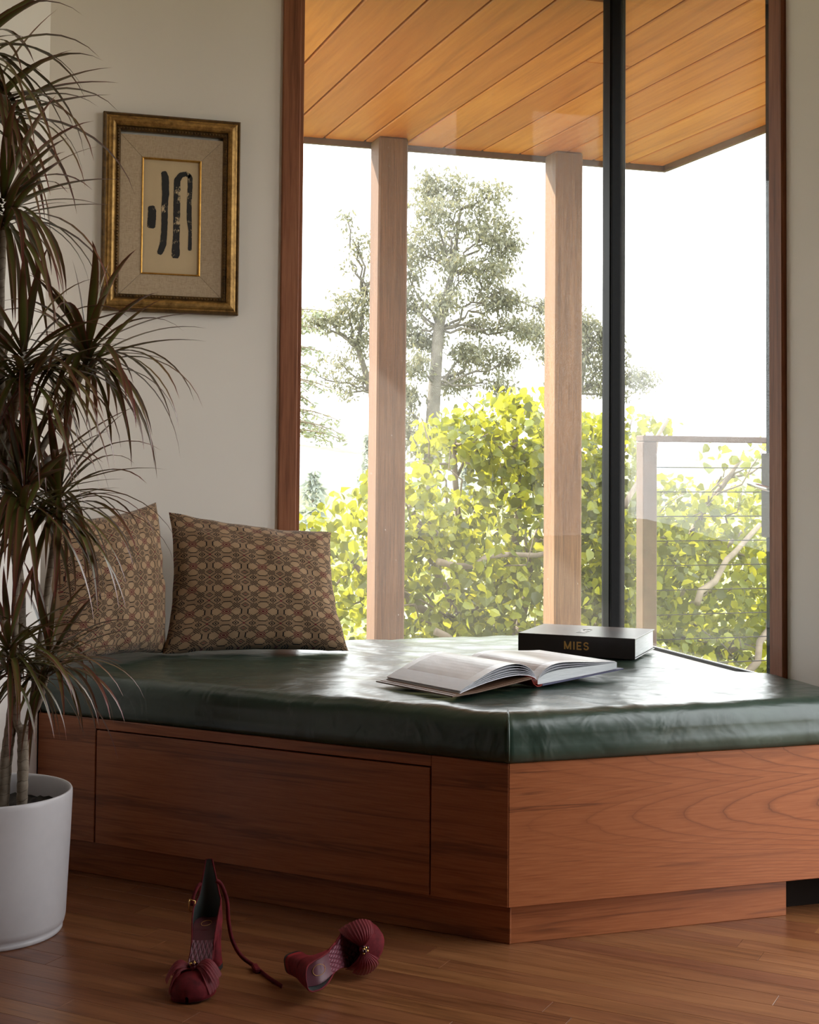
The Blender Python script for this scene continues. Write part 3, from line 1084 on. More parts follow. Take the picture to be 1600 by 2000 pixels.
def pillow(name, label, BL, BR, TR, TL, nrm, th, rep, seed, pinch=0.07):
    BL, BR, TR, TL, nrm = (Vector(v) for v in (BL, BR, TR, TL, nrm))
    nrm.normalize()
    NU, NV = int(rep * 28), int(rep * 1.22 * 28)
    base = (BL + BR) / 2
    root = thing(name, label, 'pillow', base, 'woven patterned pillows on the bench')

    def pt(u, v, side):
        U, W = 2 * u - 1, 2 * v - 1
        uu = 0.5 + 0.5 * U * (1 - pinch * (1 - abs(W) ** 2.2) * abs(U) ** 1.5)
        vv = 0.5 + 0.5 * W * (1 - pinch * (1 - abs(U) ** 2.2) * abs(W) ** 1.5)
        p = BL * (1 - uu) * (1 - vv) + BR * uu * (1 - vv) + TR * uu * vv + TL * (1 - uu) * vv
        g = max(0, (1 - U * U)) * max(0, (1 - W * W))
        h = th * (g ** 0.42)
        w = g ** 0.25
        h += side * 0 + w * (0.010 * mnoise.noise((u * 3.1 + seed, v * 3.1, seed)) + 0.005 * mnoise.noise((u * 9, v * 7 + seed, seed)))
        ed = (1 - w) if w < 1 else 0
        rip = 0.010 * (1 - max(abs(U), abs(W))) ** 0.0 * mnoise.noise((u * 8 + 3 * seed, v * 8, 2.2)) * (1 - g)
        p = p + nrm * (side * h + rip)
        p.z = max(p.z, 0.490 + 0.002 * abs(U))
        return tuple(p)
    mb = MB().grid(lambda u, v: pt(u, v, 1), NU + 1, NV + 1)
    o = mb.build('front_cover', M_pillow, root, True)
    ca = o.data.color_attributes.new('weave', 'FLOAT_COLOR', 'CORNER')
    cc = PAL[weave_cols(NU, NV, rep)].reshape(-1, 4)
    ca.data.foreach_set('color', np.repeat(cc, 4, axis=0).astype(np.float32).ravel())
    mb = MB().grid(lambda u, v: pt(u, v, -1), 49, 49, flip=True)
    o = mb.build('back_cover', M_pillow, root, True)
    ca = o.data.color_attributes.new('weave', 'FLOAT_COLOR', 'CORNER')
    ca.data.foreach_set('color', np.tile(PAL[0], 48 * 48 * 4).astype(np.float32))
    return root


pillow('throw_pillow', 'woven patterned pillow leaning on the wall, nearer the window jamb', (0.592, 3.865, 0.485), (1.092, 3.800, 0.485), (1.095, 4.015, 0.802), (0.632, 4.035, 0.862), (0.1, -0.95, 0.42), 0.082, 5.0, 3.3, 0.09)
pillow('throw_pillow', 'woven patterned pillow turned at an angle, half hidden by the dracaena', (0.315, 3.700, 0.486), (0.610, 3.895, 0.486), (0.592, 4.010, 0.890), (0.285, 3.830, 0.850), (0.62, -0.74, 0.25), 0.078, 5.0, 7.9, 0.09)

# ================================================================== FRAMED PICTURE
pic = thing('framed_picture', 'gilt framed abstract brush drawing with linen mat on the wall', 'picture', (0.645, YB, 1.43))


def gold_mat(name, a, b, rough, metal, sc=60):
    t = NT(name)
    v = t.coord()
    n = t.noise(v, sc, 5, 0.7)
    n2 = t.noise(v, 9, 3)
    c = t.ramp(t.math('ADD', t.math('MULTIPLY', n, 0.7), t.math('MULTIPLY', n2, 0.3)), [(0.34, a), (0.62, b)])
    t.set(col=c, rough=rough, metal=metal)
    t.bump(n, 0.2, 0.001)
    return t.m


M_gold = gold_mat('worn_gilt', srgb(108, 78, 42), srgb(196, 154, 90), 0.40, 0.7)
M_golddk = gold_mat('dark_gilt', srgb(52, 36, 18), srgb(112, 82, 40), 0.5, 0.5)
M_fillet = gold_mat('bright_gilt', srgb(170, 120, 50), srgb(214, 164, 84), 0.3, 0.8)


def linen():
    t = NT('linen_mat')
    a = t.noise(t.coord('Object', (1500, 60, 90)), 1.0, 3, 0.6)
    b = t.noise(t.coord('Object', (90, 60, 1500)), 1.0, 3, 0.6)
    w = t.math('ADD', t.math('MULTIPLY', a, 0.5), t.math('MULTIPLY', b, 0.5))
    t.set(col=t.ramp(w, [(0.36, srgb(158, 136, 112)), (0.52, srgb(190, 168, 142)), (0.66, srgb(206, 186, 160))]), rough=0.9, spec=0.2)
    t.bump(w, 0.3, 0.001)
    return t.m


M_linen = linen()
M_paper = plain('drawing_paper', srgb(206, 182, 146), 0.8, var=0.03, nscale=14)


def ink():
    t = NT('black_ink')
    n = t.noise(t.coord('Object', (420, 420, 160)), 1.0, 4, 0.75)
    big = t.noise(t.coord('Object', (22, 22, 34)), 1.0, 2, 0.5)
    m = t.math('GREATER_THAN', t.math('ADD', t.math('MULTIPLY', n, 0.55), t.math('MULTIPLY', big, 0.62)), 0.68)
    t.set(col=t.mix(m, (0.012, 0.010, 0.010), srgb(206, 182, 146)), rough=0.6)
    return t.m


M_ink = ink()


def mitred(name, x0, x1, z0, z1, prof, mat, parent, gap=0.0):
    """four mitred mouldings; prof: list of (inset from outer edge, height from wall)"""
    cs = [(x0, z0, 1, 1), (x1, z0, -1, 1), (x1, z1, -1, -1), (x0, z1, 1, -1)]
    res = []
    for i in range(4):
        a, b = cs[i], cs[(i + 1) % 4]
        V, F = [], []
        for c in (a, b):
            for ins, hh in prof:
                hz_ = i % 2 == 0
                V.append((c[0] + c[2] * (ins + (gap if hz_ else 0)), YB - hh, c[1] + c[3] * (ins + (0 if hz_ else gap))))
        n = len(prof)
        for k in range(n - 1):
            F.append((k, n + k, n + k + 1, k + 1))
        F.append(tuple(range(n)))
        F.append(tuple(range(2 * n - 1, n - 1, -1)))
        F.append((0, n - 1, 2 * n - 1, n))
        res.append(mesh_obj(name, V, F, mat, parent))
    return res


X0, X1, Z0, Z1 = 0.447, 0.843, 1.432, 2.002
sides = mitred('frame_side', X0, X1, Z0, Z1, [(0, 0.002), (0, 0.020), (0.004, 0.026), (0.009, 0.024), (0.013, 0.025), (0.015, 0.030), (0.020, 0.035), (0.026, 0.036), (0.032, 0.033), (0.0365, 0.026), (0.037, 0.004)], M_gold, pic)
mitred('frame_outer_lip', X0 - 0.0005, X1 + 0.0005, Z0 - 0.0005, Z1 + 0.0005, [(0, 0.0015), (0, 0.0215), (0.0042, 0.0275), (0.0088, 0.0255), (0.0088, 0.0015)], M_golddk, pic)
inner = mitred('ornament_band', X0 + 0.0372, X1 - 0.0372, Z0 + 0.0372, Z1 - 0.0372, [(0, 0.003), (0, 0.022), (0.004, 0.024), (0.009, 0.022), (0.0125, 0.018), (0.0125, 0.003)], M_golddk, pic)
for i, sd_ in enumerate(inner):
    mb = MB()
    hz = i % 2 == 0
    L0, L1 = ((X0, X1) if hz else (Z0, Z1))
    cnt = int((L1 - L0 - 0.09) / 0.0085)
    for k in range(cnt):
        p = L0 + 0.047 + (L1 - L0 - 0.094) * k / (cnt - 1)
        qd = {0: Z0 + 0.0435, 2: Z1 - 0.0435, 1: X1 - 0.0435, 3: X0 + 0.0435}[i]
        c = (p, YB - 0.0235, qd) if hz else (qd, YB - 0.0235, p)
        mb.sphere(c, 0.0034, 6, 4, (1.0, 0.8, 1.0))
    mb.build('bead_row', M_golddk, sd_, True)
mitred('linen_side', X0 + 0.0498, X1 - 0.0498, Z0 + 0.0472, Z1 - 0.0612 + 0.002, [(0, 0.003), (0, 0.0165), (0.0625, 0.0115), (0.0625, 0.003)], M_linen, pic, 0.0005)
mitred('fillet', X0 + 0.1123, X1 - 0.1123, Z0 + 0.1097, Z1 - 0.1217, [(0, 0.003), (0, 0.0135), (0.002, 0.0145), (0.0045, 0.0125), (0.0055, 0.008), (0.0055, 0.003)], M_fillet, pic)
pap = MB().box(X0 + 0.117, X1 - 0.117, YB - 0.0068, YB - 0.004, Z0 + 0.114, Z1 - 0.126).build('paper', M_paper, pic)
px0, px1, pz0, pz1 = X0 + 0.1178, X1 - 0.1178, Z0 + 0.1152, Z1 - 0.1272


def ink_pt(cx, cy):
    fx = (cx - 458) / (970 - 458)
    top, bot = 492 + 38 * fx, 1556 + 5 * fx
    fz = (cy - top) / (bot - top)
    return px0 + (px1 - px0) * fx, pz1 - (pz1 - pz0) * fz


def stroke(pts, sub=10):
    rp_ = [(*ink_pt(x, y), w / 512 * (px1 - px0)) for x, y, w in pts]
    L, Rr = [], []
    dense = []
    for a, b in zip(rp_[:-1], rp_[1:]):
        for k in range(sub):
            f = k / sub
            dense.append(tuple(a[i] + (b[i] - a[i]) * f for i in range(3)))
    dense.append(rp_[-1])
    for i, (x, z, w) in enumerate(dense):
        a, b = dense[max(0, i - 1)], dense[min(len(dense) - 1, i + 1)]
        d = Vector((b[0] - a[0], b[1] - a[1])).normalized()
        n_ = Vector((-d.y, d.x))
        tp = min(1.0, 0.55 + i / 4, 0.55 + (len(dense) - 1 - i) / 4)
        ja = 1 + 0.10 * mnoise.noise((i * 0.5, x * 90, 1)); jb = 1 + 0.10 * mnoise.noise((i * 0.5, x * 90, 5))
        L.append((x + n_.x * w / 2 * ja * tp, z + n_.y * w / 2 * ja * tp))
        Rr.append((x - n_.x * w / 2 * jb * tp, z - n_.y * w / 2 * jb * tp))
    V, F = [], []
    m = len(dense)
    for yy in (YB - 0.0069, YB - 0.0075):
        V += [(x, yy, z) for x, z in L] + [(x, yy, z) for x, z in Rr]
    for i in range(m - 1):
        F.append((2 * m + i, 2 * m + i + 1, 3 * m + i + 1, 3 * m + i))
        F.append((i, i + 1, 2 * m + i + 1, 2 * m + i))
        F.append((m + i, m + i + 1, 3 * m + i + 1, 3 * m + i))
    mesh_obj('brush_stroke', V, F, M_ink, pap)


stroke([(530, 930, 62), (541, 985, 74), (538, 1060, 76), (533, 1142, 74)])
stroke([(640, 605, 50), (655, 660, 66), (662, 790, 66), (655, 930, 60), (655, 1060, 58), (655, 1180, 56), (645, 1290, 60), (612, 1385, 50)])
stroke([(890, 655, 40), (850, 628, 42), (800, 640, 50), (766, 690, 58), (768, 830, 62), (766, 990, 62), (768, 1130, 60), (765, 1250, 62), (762, 1415, 82)])
stroke([(886, 640, 46), (888, 760, 44), (882, 900, 44), (884, 1050, 46), (895, 1160, 32), (894, 1290, 34), (893, 1340, 36)])

# ================================================================== BOOKS
M_cover_k = plain('dark_brown_cloth', srgb(40, 30, 26), 0.30, var=0.08, nscale=300)
M_page = NT('page_edges')
_v = M_page.coord('Object', (20, 20, 900))
_n = M_page.noise(_v, 1.0, 2)
M_page.set(col=M_page.ramp(_n, [(0.3, srgb(200, 204, 206)), (0.7, srgb(232, 234, 236))]), rough=0.7)
M_page = M_page.m
M_goldink = plain('gold_foil', srgb(200, 150, 80), 0.4, 0.2)
M_white = plain('white_foil', (0.85, 0.85, 0.85), 0.4)

bz = 0.4905
bk = thing('closed_book', 'thick dark closed book lettered MIES near the corner mullion', 'book', (1.65, 3.55, bz))
BA = Vector((1.526, 3.648, 0))
bdir = Vector((0.246, -0.205, 0)).normalized()
bperp = Vector((-bdir.y, bdir.x, 0))       # away from viewer
BL_, BW_, BH_ = 0.322, 0.248, 0.055
Mb = Matrix((( bdir.x, bperp.x, 0, BA.x), (bdir.y, bperp.y, 0, BA.y), (0, 0, 1, bz), (0, 0, 0, 1)))
ct = 0.003
MB().bbox(0, BL_, 0.0, BW_, 0, ct, 0.001).xf(Mb).build('cover_board', M_cover_k, bk)
tb = MB().bbox(0, BL_, 0.0, BW_, BH_ - ct, BH_, 0.001).xf(Mb).build('cover_board', M_cover_k, bk)
spn = MB().bbox(0, BL_, -0.0025, 0.0012, 0.0, BH_, 0.001).xf(Mb).build('spine', M_cover_k, bk)
MB().bbox(0.004, BL_ - 0.004, 0.002, BW_ - 0.005, ct, BH_ - ct, 0.0015).xf(Mb).build('page_block', M_page, bk)


def letters(name, size, mat, M, parent, sw_=0.17, gap=0.26, ext=0.0005):
    """the word MIES from straight and curved strokes, centred on the origin of M (cap height = size)"""
    arcs = []
    for k in range(13):          # upper bowl of the S
        a_ = rad(20 + 250 * k / 12)
        arcs.append((0.33 + 0.25 * math.cos(a_), 0.715 + 0.205 * math.sin(a_)))
    for k in range(13):
        a_ = rad(90 - 250 * k / 12)
        arcs.append((0.33 + 0.26 * math.cos(a_), 0.295 + 0.215 * math.sin(a_)))
    word = [(0.92, [[(0.085, 0), (0.085, 1)], [(0.085, 0.93), (0.46, 0.06)], [(0.46, 0.06), (0.835, 0.93)], [(0.835, 1), (0.835, 0)]]),
            (0.17, [[(0.085, 0), (0.085, 1)]]),
            (0.62, [[(0.085, 0), (0.085, 1)], [(0.0, 0.915), (0.60, 0.915)], [(0.0, 0.50), (0.55, 0.50)], [(0.0, 0.085), (0.62, 0.085)]]),
            (0.66, [arcs])]
    total = sum(w for w, _ in word) + gap * 3
    x0_ = -total / 2
    mb_ = MB()
    for w, strokes in word:
        for q, st in enumerate(strokes):
            for (ax_, ay_), (bx_, by_) in zip(st[:-1], st[1:]):
                d_ = Vector((bx_ - ax_, by_ - ay_))
                n_ = Vector((-d_.y, d_.x)).normalized() * sw_ / 2
                ov = d_.normalized() * (0.03 if len(st) > 2 else 0.0)
                p_ = [(ax_ - ov.x + n_.x, ay_ - ov.y + n_.y), (ax_ - ov.x - n_.x, ay_ - ov.y - n_.y), (bx_ + ov.x - n_.x, by_ + ov.y - n_.y), (bx_ + ov.x + n_.x, by_ + ov.y + n_.y)]
                mb_.prism([((x0_ + px_) * size, (min(1, max(0, py_)) - 0.5) * size) for px_, py_ in p_], 0, ext + 0.00003 * q)
        x0_ += w + gap
    return mb_.xf(M).build(name, mat, parent)


cdn = Vector((0, 0, 1))
tx = Mb @ Matrix.Translation((0.163, -0.0029, BH_ * 0.52)) @ Matrix.Rotation(PI / 2, 4, 'X')
cu_off = 0.0
letters('spine_lettering', 0.0215, M_goldink, tx, spn)
tx = Mb @ Matrix.Translation((0.155, 0.115, BH_ + 0.0004)) @ Matrix.Rotation(PI / 2, 4, 'Z')
letters('cover_lettering', 0.026, M_white, tx, tb)

# ---- open book
OB = Vector((1.335, 3.075, 0.4925))        # spine, front end
oa = Vector((0.935, 0.355, 0)).normalized()   # across, to the right
ob_ = Vector((-0.355, 0.935, 0)).normalized() # along the spine, away
OL = 0.265
opn = thing('open_book', 'open hardback book lying face up in the middle of the cushion', 'book', OB)
M_obcover = plain('brown_book_board', srgb(112, 82, 62), 0.5, var=0.06, nscale=200)
M_obend = plain('blue_grey_board', srgb(84, 84, 112), 0.5, var=0.06, nscale=200)
M_red = plain('red_spine_cloth', srgb(168, 58, 46), 0.7)


def printed_page():
    t = NT('printed_page')
    n = t.noise(t.coord('Object', (9, 4, 10), (0, 0, 0.36)), 1.0, 3, 0.5, 0.5)
    sepn = t.new('ShaderNodeUVMap')
    sx = t.new('ShaderNodeSeparateXYZ')
    t.lk(sepn.outputs['UV'], sx.inputs[0])
    u, v = sx.outputs['X'], sx.outputs['Y']
    inx = t.math('MULTIPLY', t.math('GREATER_THAN', u, 0.12), t.math('LESS_THAN', u, 0.86))
    iny = t.math('MULTIPLY', t.math('GREATER_THAN', v, 0.10), t.math('LESS_THAN', v, 0.92))
    pic_ = t.ramp(n, [(0.30, srgb(150, 138, 132)), (0.5, srgb(196, 190, 190)), (0.62, srgb(214, 212, 214))])
    t.set(col=t.mix(t.math('MULTIPLY', inx, iny), srgb(226, 226, 230), pic_), rough=0.32, spec=0.5)
    return t.m


M_print = printed_page()
M_sheet = plain('paper_sheet', srgb(222, 222, 228), 0.55, var=0.02)


def owp(s_, l_, z_):
    return OB + oa * s_ + ob_ * l_ + Vector((0, 0, z_))


def sheet(name, prof, l0, l1, th, mat, parent, uv=False, nl=2):
    """curved sheet following prof [(s,z)], thickness th downwards"""
    V, F = [], []
    n_ = len(prof)
    for lay in (0, 1):
        for j in range(nl):
            l_ = l0 + (l1 - l0) * j / (nl - 1)
            for s_, z_ in prof:
                V.append(owp(s_, l_, z_ - lay * th))
    def id_(lay, j, i):
        return (lay * nl + j) * n_ + i
    for j in range(nl - 1):
        for i in range(n_ - 1):
            F.append((id_(0, j, i), id_(0, j, i + 1), id_(0, j + 1, i + 1), id_(0, j + 1, i)))
            F.append((id_(1, j, i), id_(1, j + 1, i), id_(1, j + 1, i + 1), id_(1, j, i + 1)))
    for j in (0, nl - 1):
        for i in range(n_ - 1):
            f = (id_(0, j, i), id_(1, j, i), id_(1, j, i + 1), id_(0, j, i + 1))
            F.append(f if j == 0 else f[::-1])
    for i in (0, n_ - 1):
        for j in range(nl - 1):
            F.append((id_(0, j, i), id_(0, j + 1, i), id_(1, j + 1, i), id_(1, j, i)))
    o_ = mesh_obj(name, V, F, mat, parent, False)
    if uv:
        uvl = o_.data.uv_layers.new(name='UVMap')
        for lp in o_.data.loops:
            vi = lp.vertex_index % (nl * n_)
            uvl.data[lp.index].uv = ((vi % n_) / (n_ - 1), (vi // n_) / (nl - 1))
    return o_


def bez(p, n_=16):
    out = []
    for i in range(n_):
        f = i / (n_ - 1)
        a = [(1 - f) ** 3, 3 * f * (1 - f) ** 2, 3 * f * f * (1 - f), f ** 3]
        out.append((sum(w * q[0] for w, q in zip(a, p)), sum(w * q[1] for w, q in zip(a, p))))
    return out


def leftcurve(crest, fore_s, fore_z, gz=0.014):
    return bez([(fore_s, fore_z), (-0.16, fore_z + 0.004 + crest * 0.55), (-0.035, crest * 1.55), (-0.002, gz)], 20)


def rightcurve(crest, fore_s, fore_z, gz=0.014):
    return bez([(0.002, gz), (0.035, crest * 1.75), (0.12, crest * 0.62 + fore_z * 0.4), (fore_s, fore_z)], 20)


sheet('cover_board', [(-0.262, 0.003), (-0.19, 0.006), (-0.10, 0.014), (-0.022, 0.022)], -0.004, OL + 0.004, 0.0028, M_obcover, opn)
sheet('cover_board', [(0.012, 0.0035), (0.10, 0.008), (0.20, 0.0135), (0.285, 0.0185)], -0.004, OL + 0.004, 0.0028, M_obend, opn)
sheet('spine', [(-0.024, 0.0215), (-0.016, 0.009), (-0.004, 0.001), (0.006, 0.0008), (0.013, 0.004)], -0.003, OL + 0.003, 0.0012, M_red, opn)
# page blocks: bottom solid signatures then loose fanned sheets
sheet('endpaper', [(-0.252, 0.0042), (-0.19, 0.0075), (-0.10, 0.0155), (-0.024, 0.0235)], 0, OL, 0.001, M_obcover, opn)
lowL = [(s_, z_) for s_, z_ in leftcurve(0.030, -0.236, 0.0065, 0.017)]
sheet('page_block', lowL, 0.002, OL - 0.002, 0.0018, M_sheet, opn)
for k, cr in enumerate((0.034, 0.039, 0.045, 0.052)):
    sheet('page', leftcurve(cr, -0.232 - 0.001 * k, 0.0078 + 0.0011 * k, 0.017), 0.002, OL - 0.002, 0.0007, M_sheet, opn)
sheet('open_page', leftcurve(0.058, -0.222, 0.0125, 0.017), 0.002, OL - 0.002, 0.0006, M_print, opn, uv=True)
# right block: solid wedge
top_c = rightcurve(0.0235, 0.268, 0.0335)
V, F = [], []
bot_c = [(0.012, 0.0042), (0.10, 0.0085), (0.20, 0.014), (0.270, 0.0185)]
botd = []
for s_, z_ in top_c:
    for a, b in zip(bot_c[:-1], bot_c[1:]):
        if a[0] <= s_ <= b[0] or (s_ < bot_c[0][0] and a is bot_c[0]):
            f = max(0, min(1, (s_ - a[0]) / (b[0] - a[0])))
            botd.append((s_, min(a[1] + (b[1] - a[1]) * f, z_ - 0.0005)))
            break
n_ = len(top_c)
for l_ in (0.002, OL - 0.002):
    V += [owp(s_, l_, z_) for s_, z_ in top_c] + [owp(s_, l_, z_) for s_, z_ in botd]
for i in range(n_ - 1):
    F += [(i, i + 1, 2 * n_ + i + 1, 2 * n_ + i), (n_ + i, 3 * n_ + i, 3 * n_ + i + 1, n_ + i + 1), (i, n_ + i, n_ + i + 1, i + 1), (2 * n_ + i, 2 * n_ + i + 1, 3 * n_ + i + 1, 3 * n_ + i)]
F += [(n_ - 1, 2 * n_ - 1, 4 * n_ - 1, 3 * n_ - 1), (0, 2 * n_, 3 * n_, n_)]
mesh_obj('page_block', V, F, M_page, opn)
for k, cr in enumerate((0.029, 0.035)):
    sheet('page', rightcurve(cr, 0.266 - 0.002 * k, 0.0345 + 0.0008 * k), 0.002, OL - 0.002, 0.0007, M_sheet, opn)
sheet('open_page', rightcurve(0.041, 0.262, 0.0365), 0.002, OL - 0.002, 0.0006, M_print, opn, uv=True)

# ================================================================== POTTED DRACAENA
pc = Vector((0.136, 3.24, 0))
plant = thing('potted_dracaena', 'tall red-edged dracaena in a white cylindrical ceramic pot', 'plant', pc)
M_pot = plain('white_glaze', (0.64, 0.62, 0.64), 0.38, var=0.02, nscale=40)
M_soil = plain('potting_soil', (0.018, 0.013, 0.009), 0.95, var=0.5, nscale=120, bump=0.8)
prof = [(0.140, 0.0), (0.152, 0.0), (0.1545, 0.003), (0.1545, 0.009), (0.1525, 0.0115), (0.158, 0.018), (0.1605, 0.030), (0.1635, 0.10), (0.168, 0.20), (0.1708, 0.285), (0.1705, 0.293), (0.1685, 0.297), (0.1655, 0.2965), (0.1630, 0.292), (0.1615, 0.27), (0.160, 0.245)]
pot = MB().lathe(prof, 72, pc).build('pot', M_pot, plant, True)
MB().lathe([(0.1465, 0.0), (0.1475, 0.004), (0.1400, 0.004)], 72, pc).build('foot_ring', M_pot, pot, True)


def soil_fn(u, v):
    a = 2 * PI * u
    r = 0.1605 * v
    x, y = pc.x + r * math.cos(a), pc.y + r * math.sin(a)
    return (x, y, 0.252 + 0.010 * mnoise.noise((x * 40, y * 40, 0)) + 0.006 * mnoise.noise((x * 110, y * 110, 2)))


MB().grid(soil_fn, 60, 16).build('soil', M_soil, plant, True)


def cane_mat():
    t = NT('dracaena_cane')
    rings = t.new('ShaderNodeTexWave', wave_type='BANDS', bands_direction='Z', wave_profile='SAW')
    rings.inputs['Scale'].default_value = 16
    rings.inputs['Distortion'].default_value = 3.0
    rings.inputs['Detail'].default_value = 2
    rings.inputs['Detail Scale'].default_value = 2.5
    t.lk(t.coord('Object', (1, 1, 1), (0.25, 0.2, 0)), rings.inputs['Vector'])
    n = t.noise(t.coord(), 60, 4)
    c = t.mix(t.ramp(rings.outputs['Fac'], [(0.0, (1, 1, 1)), (0.10, (0.1, 0.1, 0.1)), (0.9, (0, 0, 0))]), t.ramp(n, [(0.3, srgb(122, 106, 90)), (0.7, srgb(164, 150, 132))]), srgb(84, 68, 54))
    t.set(col=c, rough=0.8)
    t.bump(rings.outputs['Fac'], 0.4, 0.003)
    return t.m


M_cane = cane_mat()


def drac_leaf_mat():
    t = NT('dracaena_leaf')
    uvn = t.new('ShaderNodeUVMap')
    sx = t.new('ShaderNodeSeparateXYZ')
    t.lk(uvn.outputs['UV'], sx.inputs[0])
    u, v = sx.outputs['X'], sx.outputs['Y']
    edge = t.math('MULTIPLY', t.math('ABSOLUTE', t.math('SUBTRACT', u, 0.5)), 2.0)
    oi = t.new('ShaderNodeObjectInfo')
    rnd = oi.outputs['Random']
    st = t.noise(t.coord('UV', (14, 0.6, 1)), 1.0, 2)
    green = t.mix(rnd, (0.045, 0.066, 0.014), (0.13, 0.175, 0.030))
    green = t.mix(t.math('MULTIPLY', st, 0.5), green, (0.090, 0.034, 0.026))
    red = t.mix(rnd, (0.28, 0.036, 0.052), (0.18, 0.030, 0.036))
    f = t.math('ADD', t.math('MULTIPLY', t.math('POWER', edge, 2.6), 0.8), t.math('MULTIPLY', t.math('POWER', v, 3.0), 0.7), clamp=True)
    c = t.mix(f, green, red)
    c = t.mix(t.math('MULTIPLY', t.math('GREATER_THAN', v, 0.965), 0.8), c, srgb(170, 110, 70))
    t.set(col=c, rough=0.30, spec=0.55)
    tl = t.new('ShaderNodeBsdfTranslucent')
    t.lk(t.mix(0.5, c, (0.12, 0.07, 0.02)), tl.inputs['Color'])
    mx = t.new('ShaderNodeMixShader')
    mx.inputs[0].default_value = 0.16
    t.lk(t.p.outputs[0], mx.inputs[1])
    t.lk(tl.outputs[0], mx.inputs[2])
    t.lk(mx.outputs[0], t.out.inputs['Surface'])
    return t.m


M_drac = drac_leaf_mat()


def drac_mesh(e0, bend, L, w, side=0.0, seg=10, p=1.6):
    w *= 1.5
    """ribbon leaf growing along +X, bending down; V-shaped section"""
    me = bpy.data.meshes.new('leaf')
    pos = Vector((0.006, 0, 0))
    V, uvs = [], []
    for i in range(seg + 1):
        f = i / seg
        el = e0 - bend * f ** p
        az = side * f * f
        d = Vector((math.cos(el) * math.cos(az), math.cos(el) * math.sin(az), math.sin(el)))
        nn = Vector((-math.sin(el) * math.cos(az), -math.sin(el) * math.sin(az), math.cos(el)))
        sdv = Vector((-math.sin(az), math.cos(az), 0))
        ww = w * (0.55 + 0.45 * min(1, f * 3.2)) * (1 - max(0, (f - 0.35) / 0.65) ** 1.7) + 0.0003
        V += [pos - sdv * ww / 2 + nn * ww * 0.16, pos.copy(), pos + sdv * ww / 2 + nn * ww * 0.16]
        uvs += [(0, f), (0.5, f), (1, f)]
        pos = pos + d * (L / seg)
    F = []
    for i in range(seg):
        a = i * 3
        F += [(a, a + 1, a + 4, a + 3), (a + 1, a + 2, a + 5, a + 4)]
    me.from_pydata([tuple(v) for v in V], [], F)
    me.shade_smooth()
    uvl = me.uv_layers.new(name='UVMap')
    for lp in me.loops:
        uvl.data[lp.index].uv = uvs[lp.vertex_index]
    me.materials.append(M_drac)
    return me


UP = [drac_mesh(rad(84), rad(10), .25, .016, .1), drac_mesh(rad(72), rad(18), .27, .015, -.2), drac_mesh(rad(60), rad(22), .28, .015, .2), drac_mesh(rad(66), rad(60), .29, .014, -.3)]
MID = [drac_mesh(rad(46), rad(32), .30, .014, .2), drac_mesh(rad(34), rad(40), .31, .013, -.2), drac_mesh(rad(24), rad(28), .30, .013, .15), drac_mesh(rad(38), rad(80), .32, .013, -.1), drac_mesh(rad(14), rad(22), .29, .012, -.25), drac_mesh(rad(50), rad(95), .32, .013, .15)]
LOW = [drac_mesh(rad(30), rad(112), .34, .012, .15, p=0.8), drac_mesh(rad(20), rad(104), .35, .011, -.15, p=0.7), drac_mesh(rad(8), rad(92), .34, .011, .1, p=0.6), drac_mesh(rad(0), rad(82), .33, .0105, -.1, p=0.5), drac_mesh(rad(-15), rad(68), .31, .010, .2, p=0.5), drac_mesh(rad(26), rad(100), .36, .011, .0, p=1.1)]
HEADS = [((0.055, 3.20, 1.880), 24, 1.0, 0.9), ((0.100, 3.30, 1.775), 26, 1.0, 1.0), ((0.137, 3.22, 1.544), 34, 0.95, 1.0), ((0.325, 3.26, 1.236), 36, 0.88, 1.0),
         ((0.180, 3.15, 1.205), 32, 0.9, 1.0), ((0.130, 3.36, 1.120), 26, 0.9, 1.0), ((0.188, 3.20, 0.922), 36, 0.95, 1.0), ((0.272, 3.30, 0.915), 30, 0.85, 1.0), ((0.163, 3.15, 0.602), 26, 0.72, 1.0), ((0.250, 3.22, 0.568), 30, 0.74, 1.0)]
tot = 0
for (c, n_, sc, _) in HEADS:
    ga = random.uniform(0, 6.28)
    for k in range(n_):
        f = (k + 0.5) / n_
        pool = UP if f < 0.16 else (MID if f < 0.46 else LOW)
        me = random.choice(pool)
        o = bpy.data.objects.new('leaf', me)
        COL.objects.link(o)
        o.parent = plant
        az = ga + k * 2.39996 + random.uniform(-.3, .3)
        s_ = sc * random.uniform(0.82, 1.12)
        reach = max(math.hypot(v.co.x, v.co.y) for v in me.vertices) * s_
        for _try in range(8):
            tipx, tipy = c[0] + math.cos(az) * reach, c[1] + math.sin(az) * reach
            if ((tipx - e.x) - (tipy - e.y)) * 0.7071 > 0.02:
                break
            az += 0.8
        zz = 0.035 - 0.075 * f
        o.location = Vector(c) + Vector((0, 0, zz)) - pc
        o.rotation_euler = (rad(random.uniform(-5, 5)), rad(random.uniform(-7, 7)), az)
        o.scale = (s_, s_, s_)
        tot += 1


